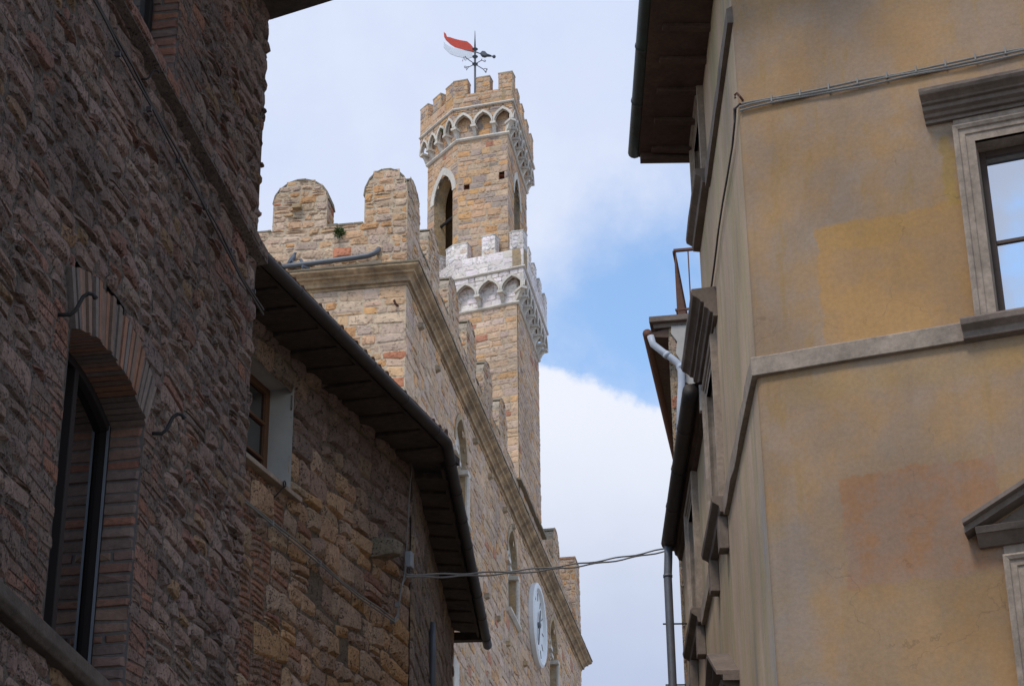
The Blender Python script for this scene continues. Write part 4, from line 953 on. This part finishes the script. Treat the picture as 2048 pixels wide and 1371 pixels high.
# ================================================================== ochre corner building (right)
RC = atD(1511, 700, 19)
RF = Pl(RC, 110); RS = Pl(RC, .3)
RB = thing('plastered_house', RF.P(0, 0), 'ochre and grey plastered corner house with stone window surrounds, largest building on the right', 'house')
def wallgrid(b, pl, us, zs, hs, d=0.0):
    for i in range(len(us) - 1):
        for j in range(len(zs) - 1):
            um, zm = (us[i] + us[i + 1]) / 2, (zs[j] + zs[j + 1]) / 2
            if any(h[0] < um < h[1] and h[2] < zm < h[3] for h in hs): continue
            b.add([pl.P(us[i], zs[j], d), pl.P(us[i + 1], zs[j], d), pl.P(us[i + 1], zs[j + 1], d), pl.P(us[i], zs[j + 1], d)], [(0, 1, 2, 3)])
W1 = (2.35, 3.45, 11.0, 12.96); W2 = (2.34, 3.44, 6.3, 8.42)
S1 = (3.85, 4.95, 11.05, 12.96); S2 = (7.5, 8.6, 11.05, 12.8); S3 = (3.75, 4.8, 15.3, 16.4); S4 = (3.85, 4.95, 6.4, 8.42); S5 = (7.5, 8.6, 6.4, 8.42)
def grid_of(hs, a_, c_, z0, z1): return sorted({a_, c_} | {h[0] for h in hs} | {h[1] for h in hs}), sorted({z0, z1} | {h[2] for h in hs} | {h[3] for h in hs})
CH = .06
def rfw(b): hs = [W1, W2]; us, zs = grid_of(hs, CH, 6.5, 0, 16.6); wallgrid(b, RF, us, zs, hs)
part('wall', 'rf', RB, rfw, uvpl=RF)
def chf(b):
    n = 5; pa = [RF.P(CH, 0), RS.P(CH, 0)]; ctrl = RF.P(0, 0)
    arc = [((1 - t) ** 2) * pa[0] + 2 * t * (1 - t) * ctrl + t * t * pa[1] for t in np.linspace(0, 1, n)]
    for i in range(n - 1): b.add([arc[i], arc[i + 1], arc[i + 1] + UPV * 16.6, arc[i] + UPV * 16.6], [(0, 1, 2, 3)])
part('wall', 'rf', RB, chf, uvpl=RF, smooth=True)
def rsw(b): hs = [S1, S3, S4]; us, zs = grid_of(hs, CH, 5.2, 0, 16.6); wallgrid(b, RS, us, zs, hs)
part('wall', 'rs', RB, rsw, uvpl=RS)
def rback(b): core(b, [tuple(x[:2]) for x in (RF.P(.5, 0, -.5), RF.P(6.5, 0, -.5), RF.P(6.5, 0, -6), RS.P(5.18, 0, -6), RS.P(5.18, 0, -.5))], 0, 16.55)
part('wall', 'whiteplaster', RB, rback)
part('wall', 'whiteplaster', RB, lambda b: b.box(RS, 5.15, 5.2, 0, 16.6, -.6, -.005))
SURR = [(.0, 0), (.0, .075), (.02, .085), (.05, .07), (.06, .05), (.11, .05), (.12, .035), (.2, .035), (.2, 0)]   # (in from outer edge, proud)
def surround(b, pl, h, wd=.2, bottom=False):
    u0, u1, z0, z1 = h
    pr = [(x * wd / .2, d) for x, d in SURR]
    n = len(pr)
    path_ = [((u0 - wd, z0), (1, 0)), ((u0 - wd, z1 + wd), (1, -1)), ((u1 + wd, z1 + wd), (-1, -1)), ((u1 + wd, z0), (-1, 0))]
    vs = []
    for (pu, pz), (iu, iz) in path_:
        for x, d in pr: vs.append(pl.P(pu + iu * x, pz + iz * x, max(d, .001) if d else -.01))
    F_ = [(i * n + k, i * n + (k + 1) % n, (i + 1) * n + (k + 1) % n, (i + 1) * n + k) for i in range(3) for k in range(n)] + [tuple(range(n)), tuple(range(3 * n, 4 * n))]
    b.add(vs, F_)
def window(parent, pl, h, kind, cornice=None, sill=True, panem='mirrorglass', sillu=.33, depth=.2, framem='wooddark', pediment=None, label=None, panel=None):
    u0, u1, z0, z1 = h
    wv = part('window', 'sandstone', parent, lambda b: b.strip(pl, [(u0, z0), (u0, z1), (u1, z1), (u1, z0)], .036, -depth - .08, True))
    if label: wv['label'] = label
    part('surround', 'sandstone', wv, lambda b: surround(b, pl, h))
    if panel:
        part('shutter', panel, wv, lambda b: (b.box(pl, u0 - .01, u1 + .01, z0 - .01, z1 + .01, -depth - .05, -depth), [b.box(pl, a_, c_, z0 + .05, z1 - .05, -depth, -depth + .03) for a_, c_ in ((u0, u0 + .09), ((u0 + u1) / 2 - .08, (u0 + u1) / 2 + .08), (u1 - .09, u1))]), bevel=.006)
    else:
        m_ = (u0 + u1) / 2; zc = z0 + (z1 - z0) * .47; e_ = .05
        def fr(b):
            d0, d1 = -depth - .05, -depth
            for a_, c_, y0, y1 in ((u0, u0 + .06, z0, z1), (u1 - .06, u1, z0, z1), (u0 + .06, u1 - .06, z1 - .07, z1), (u0 + .06, u1 - .06, z0, z0 + .07), (m_ - .05, m_ + .05, z0 + .07, z1 - .07)): b.box(pl, a_, c_, y0, y1, d0, d1)
            for a_, c_ in ((u0 + .06, m_ - .05), (m_ + .05, u1 - .06)): b.box(pl, a_, c_, zc - .02, zc + .02, d0 + .005, d1 - .005)
        part('frame', framem, wv, fr, bevel=.005)
        for a_, c_ in ((u0 + .05, m_ - .04), (m_ + .04, u1 - .05)): part('pane', panem, wv, lambda b: b.box(pl, a_, c_, z0 + .06, z1 - .06, -depth - .035, -depth - .027))
    if sill:
        part('sill', 'sanddark', wv, lambda b: b.run(pl, [(-.1, z0 - .22), (.09, z0 - .2), (.10, z0 - .13), (.17, z0 - .085), (.18, z0 - .03), (.16, z0 - .005), (-.2, z0 - .003)], u0 - sillu, u1 + sillu), bevel=.006)
    if cornice:
        zc0, zc1, ov = cornice
        part('frieze', 'sandstone', wv, lambda b: b.box(pl, u0 - .19, u1 + .19, z1 + .2, zc0 + .02, -.01, .022))
        k = zc1 - zc0
        part('cornice', 'sanddark', wv, lambda b: (b.run(pl, [(-.01, zc0), (.05, zc0), (.05, zc0 + k * .13), (.09, zc0 + k * .16), (.105, zc0 + k * .27), (.15, zc0 + k * .34), (.15, zc0 + k * .5), (.19, zc0 + k * .53), (.2, zc0 + k * .6), (.235, zc0 + k * .68), (.275, zc0 + k * .74), (.295, zc0 + k * .86), (.295, zc0 + k), (-.01, zc0 + k * 1.1)], u0 - ov, u1 + ov)), bevel=.006)
    if pediment:
        zc0, zb, zap, ov = pediment; m_ = (u0 + u1) / 2
        part('frieze', 'sandstone', wv, lambda b: b.box(pl, u0 - .19, u1 + .19, z1 + .2, zc0 + .01, -.01, .022))
        def pd(b):
            a_, c_ = u0 - ov, u1 + ov
            b.run(pl, [(-.01, zc0), (.05, zc0), (.16, zc0 + .1), (.17, zb - .06), (.2, zb), (-.01, zb + .02)], a_ + .1, c_ - .1)
            b.poly(pl, [(a_ + .15, zb), (c_ - .15, zb), (m_, zap - .06)], -.01, .03)
            for s in (1, -1):
                e0, e1 = (a_ if s > 0 else c_), m_
                for (lo_, hi_, dd) in ((-.04, .025, .18), (.025, .075, .25)):
                    b.poly(pl, [(e0, zb + lo_), (e1, zap + lo_), (e1, zap + hi_), (e0, zb + hi_)], -.01, dd)
        part('pediment', 'sanddark', wv, pd, bevel=.006)
    return wv
window(RB, RF, W1, 'rf', cornice=(13.25, 13.52, .46), label='window with grey stone surround and glass reflecting clouds')
window(RB, RF, W2, 'rf', pediment=(8.72, 8.87, 9.41, .5), panel='redwood', sill=False, depth=.12, label='lower window under a stone pediment')
window(RB, RS, S1, 'rs', cornice=(13.26, 13.62, .46), panem='glass', label='side window above the string course')
window(RB, RS, S3, 'rs', panem='glass', label='top floor side window')
window(RB, RS, S4, 'rs', pediment=(8.72, 8.87, 9.41, .5), panem='glass', sill=False, label='lower side window with pediment')
for u in (3.62, 4.98): part('bracket', 'sanddark', RB, lambda b: b.box(RS, u, u + .2, 10.45, 10.84, 0, .11), bevel=.01)
# string courses wrap the corner
k_ = mitre(RF.n, RS.n)
def wrap(uf, us, prof_, name='string_course', m='sandstone'):
    a_ = RF.P(uf, 0); c_ = RF.P(0, 0); d_ = RS.P(us, 0)
    part(name, m, RB, lambda b: sweep(b, [(a_[0], a_[1], RF.n[0], RF.n[1]), (c_[0], c_[1], k_[0], k_[1]), (d_[0], d_[1], RS.n[0], RS.n[1])], prof_), bevel=.006)
wrap(6.5, 3.5, [(-.01, 10.80), (.055, 10.80), (.06, 10.985), (.05, 11.0), (-.01, 11.02)])
part('string_course', 'sanddark', RB, lambda b: b.run(RS, [(-.01, 15.02), (.055, 15.02), (.06, 15.2), (-.01, 15.24)], .03, 3.4))
# roof and eaves
ZE = 16.58
def e1(b):
    ed = .73
    b.box(RS, -1.0, 5.22, ZE, ZE + .06, -.3, ed)
    b.box(RF, -1.0, 6.6, ZE + .004, ZE + .064, -.3, .8)
    for i in range(9): u = -.5 + i * .68; b.prism([RS.P(u, ZE - .07, -.02), RS.P(u + .1, ZE - .07, -.02), RS.P(u + .1, ZE, -.02), RS.P(u, ZE, -.02)], [RS.P(u, ZE - .045, ed - .16), RS.P(u + .1, ZE - .045, ed - .16), RS.P(u + .1, ZE, ed - .16), RS.P(u, ZE, ed - .16)])
    b.box(RS, 5.1, 5.22, ZE - .1, ZE, -.02, ed - .02)
part('eaves', 'soffitwood', RB, e1, bevel=.006)
def e2(b):
    b.tube([RS.P(u, ZE + .08, .78) for u in np.linspace(-1.2, 5.24, 20)], .085, 12)
    for u in (.4, 1.6, 2.8, 4.0): b.tube([RS.P(u - .015, ZE + .08, .78), RS.P(u + .015, ZE + .08, .78)], .095, 12)
part('gutter', 'copper', RB, e2, smooth=True)
part('roof', 'roof', RB, lambda b: b.add([RS.P(-1.2, ZE + .12, .72), RS.P(5.2, ZE + .12, .72), RS.P(5.25, ZE + 2.2, -5), RF.P(6.6, ZE + 2.2, -5), RF.P(6.6, ZE + .12, .78)], [(0, 1, 2, 3), (0, 3, 4)]))
# cables on this house
def rc(b):
    qs = [(1478, 214), (1500, 208), (1530, 202), (1600, 189), (1700, 170), (1800, 150), (1900, 130), (2048, 100)]
    uz_ = [RF.uz(x, y, .05) for x, y in qs] + [(4.5, 13.92), (6.4, 13.9)]
    full_ = []
    for (u0, z0), (u1, z1) in zip(uz_[:-1], uz_[1:]):
        m_ = max(1, int((u1 - u0) / .12)); full_ += [(u0 + (u1 - u0) * i / m_, z0 + (z1 - z0) * i / m_) for i in range(m_)]
    for o, dd in ((0, .04), (.035, .03), (-.03, .035)):
        b.tube([RF.P(u, z + o + .007 * math.sin(u * 5 + o * 50), dd + .004 * math.sin(u * 9 + o * 70)) for u, z in full_], .011, 6)
    for i in range(12): u = .35 + i * .3; b.box(RF, u, u + .016, 13.885, 13.965, .02, .052)
tag(part('utility_cable', 'cable', None, rc), 'bundle of pale cables clipped level across the ochre wall above the window', 'cable')
def rc2(b):
    qs = [(1477, 218), (1470, 240), (1465, 290), (1455, 350), (1446, 400), (1437, 460), (1430, 520), (1423, 572)]
    for o, dd in ((0, .03), (.09, .045)):
        pts = [RF.P(.03, 13.94, .05), RS.P(.0, 13.9, .05)]
        for i, (x, y) in enumerate(qs):
            u, z = RS.uz(x, y, dd); pts.append(RS.P(max(u, .04 + .012 * i) + o * min(i, 3) / 3 + .02 * math.sin(i * 2.3 + o), z if u > .04 else 13.95 - (y - 218) * .0052, dd))
        b.tube(pts, .011, 6)
tag(part('utility_cable', 'cabledark', None, rc2), 'dark loose cable dropping from the corner hook down the shaded side wall', 'cable')
part('iron_hook', 'rust', RB, lambda b: b.tube([RF.P(.05, 14.0, -.02), RF.P(.03, 14.02, .06), RF.P(.0, 14.06, .07), RF.P(-.02, 14.05, .06), RF.P(-.02, 14.01, .06)], .014, 6))

# ================================================================== lower house with the dark gutter
GH = thing('gutter_house', RS.P(8, 0), 'low grey plastered house with dark half round gutter, beyond the ochre house', 'house')
def ghw(b): hs = [S2, S5]; us, zs = grid_of(hs, 5.2, 10.5, 0, 13.25); wallgrid(b, RS, us, zs, hs, -.004)
part('wall', 'rs', GH, ghw, uvpl=RS)
part('wall', 'whiteplaster', GH, lambda b: (b.box(RS, 5.25, 10.48, 0, 13.2, -6, -.5), b.box(RS, 10.42, 10.5, 0, 13.2, -.6, -.01)))
part('ragged_edge', 'brick', GH, lambda b: masonry(b, RS, 5, 13.2, full(10.5, 10.62), (.1, .2), (.1, .2), .015, (.0, .04), ppal, (.3, .25, .2), 91, bev=.02, jit=.03, wave=.02, ragged=(-.03, .06)))
window(GH, RS, S2, 'rs', panem='glass')
window(GH, RS, S5, 'rs', panem='glass', sill=False, pediment=(8.72, 8.87, 9.41, .5))
for u in (7.27, 8.63): part('bracket', 'sanddark', GH, lambda b: b.box(RS, u, u + .2, 10.45, 10.84, 0, .11), bevel=.01)
part('string_course', 'sandstone', GH, lambda b: (b.run(RS, [(-.01, 10.80), (.055, 10.80), (.06, 10.985), (-.01, 11.02)], 5.3, 7.15), b.run(RS, [(-.01, 10.80), (.055, 10.80), (.06, 10.985), (-.01, 11.02)], 8.95, 10.5)))
part('eaves', 'soffitwood', GH, lambda b: (b.box(RS, 5.3, 10.55, 13.14, 13.2, -.1, .2), b.run(RS, [(-.01, 12.98), (.05, 13.0), (.07, 13.06), (.1, 13.08), (.11, 13.14), (-.01, 13.14)], 5.3, 10.55)))
part('gutter', 'gutter', GH, lambda b: (b.tube([RS.P(u, 13.16, .21) for u in np.linspace(5.2, 10.3, 16)], .10, 12), [b.tube([RS.P(u - .015, 13.16, .21), RS.P(u + .015, 13.16, .21)], .108, 12) for u in (6.3, 7.6, 8.9)]), smooth=True)
part('roof', 'roof', GH, lambda b: b.add([RS.P(5.21, 13.25, .25), RS.P(10.55, 13.25, .25), RS.P(10.55, 14.4, -5), RS.P(5.21, 14.4, -5)], [(0, 1, 2, 3)]))
def dp(b): b.tube([RS.P(10.2, 13.1, .21), RS.P(10.2, 12.9, .22), RS.P(10.2, 12.6, .24), RS.P(10.2, 6, .24), RS.P(10.2, .3, .24)], .06, 12); [b.tube([RS.P(10.2, z, .24), RS.P(10.2, z + .04, .24)], .068, 12) for z in (12.6, 10.2, 8)]
part('downpipe', 'zinc', GH, dp, smooth=True)
part('pipe_bracket', 'iron', GH, lambda b: [b.tube([RS.P(10.2, z, -.02), RS.P(10.2, z, .34)], .012, 6) for z in (11.9, 11.0)])
part('eaves_plate', 'whiteplaster', GH, lambda b: b.box(RS, 5.21, 5.3, 12.9, 13.25, -.01, .1))

# ================================================================== stone house with the roof terrace
BC = atD(1345, 640, 30); B = Pl(BC, 99); BS = Pl(BC, 9.5)
TH_ = thing('terrace_house', B.P(.3, 0), 'narrow stone house with iron terrace railing and pale bent downpipe, farthest on the right', 'house')
bpal = [((.42, .31, .18), 4), ((.38, .30, .2), 3), ((.44, .34, .22), 2), ((.46, .22, .12), .5)]
part('stone_wall', 'mid', TH_, lambda b: masonry(b, B, 11, 17.12, full(-.08, 2.5), (.22, .3), (.3, .5), .02, (.006, .03), bpal, (.35, .28, .2), 95, bev=.02, jit=.015, wave=.015))
def pp(b):
    o = [(-.02, 17.1), (1.2, 17.1), (1.2, 16.0), (.35, 15.75), (.26, 16.0), (.15, 16.1), (.2, 16.3), (.1, 16.45), (.03, 16.6), (.06, 16.8), (-.03, 16.95)]
    b.poly(B, o, .0, .05)
part('plaster_patch', 'whiteplaster', TH_, pp)
part('wall', 'palplain', TH_, lambda b: (b.box(B, -.07, 2.5, 0, 17.1, -9, -.012),))
part('terrace_slab', 'sanddark', TH_, lambda b: (b.box(B, -.36, 2.6, 17.14, 17.24, -9, .12), b.box(B, -.3, 2.6, 17.06, 17.14, -9, .05)), bevel=.01)
part('eaves', 'soffitwood', TH_, lambda b: b.prism([V(*(B.P(u, z, .02))) for u, z in ((-.36, 16.93), (-.08, 16.9), (-.08, 17.05), (-.36, 17.0))], [B.P(u, z, -9) for u, z in ((-.36, 16.93), (-.08, 16.9), (-.08, 17.05), (-.36, 17.0))]))
part('gutter', 'rust', TH_, lambda b: b.tube([B.P(-.4, 16.98, .06), B.P(-.4, 16.98, -9)], .075, 10), smooth=True)
def wp(b):
    q = [(1301, 672), (1306, 688), (1325, 703), (1345, 717), (1357, 727), (1362, 741), (1363, 765), (1361, 800), (1358, 900)]
    b.tube([B.P(*B.uz(x, y, .12), .12) for x, y in q], .055, 12)
    for x, y in ((1334, 709), (1361, 733)): b.tube([B.P(*B.uz(x - 3, y - 2, .12), .12), B.P(*B.uz(x + 3, y + 3, .12), .12)], .064, 12)
part('downpipe', 'pvc', TH_, wp, smooth=True)
def rl(b):
    zt_, zb_ = 18.42, 17.36
    b.box(B, .07, 2.4, zt_, zt_ + .04, -.02, .03); b.box(B, .05, 2.4, zb_, zb_ + .03, -.01, .02)
    for i in range(12): u = .09 + i * .2; b.box(B, u, u + .02, zb_ if i else 17.2, zt_, -.005, .015)
    j = Pl(B.P(.08, 0), e=-B.n, n=-B.e)
    b.box(j, 0.03, 7, zt_, zt_ + .04, -.02, .03); b.box(j, .03, 7, zb_, zb_ + .03, -.01, .02)
    for i in range(48): b.box(j, .1 + i * .145, .12 + i * .145, zb_, zt_, -.01, .01)
part('terrace_railing', 'rust', TH_, rl)

# ================================================================== cable across the street
def span(b):
    s = Mf.P(*Mf.uz(812, 1153, .12), .12); e_ = RS.P(10.4, RS.uz(1360, 1086)[1] - .2, .02)
    for o in (0, .035):
        b.tube([s + (e_ - s) * t + UPV * (o - .12 * 4 * t * (1 - t) + .01 * math.sin(t * 40 + o * 90)) for t in np.linspace(0, 1, 40)], .012, 6)
tag(part('utility_cable', 'cable', None, span), 'grey twin cable sagging across the sky from corner house to downpipe', 'cable')
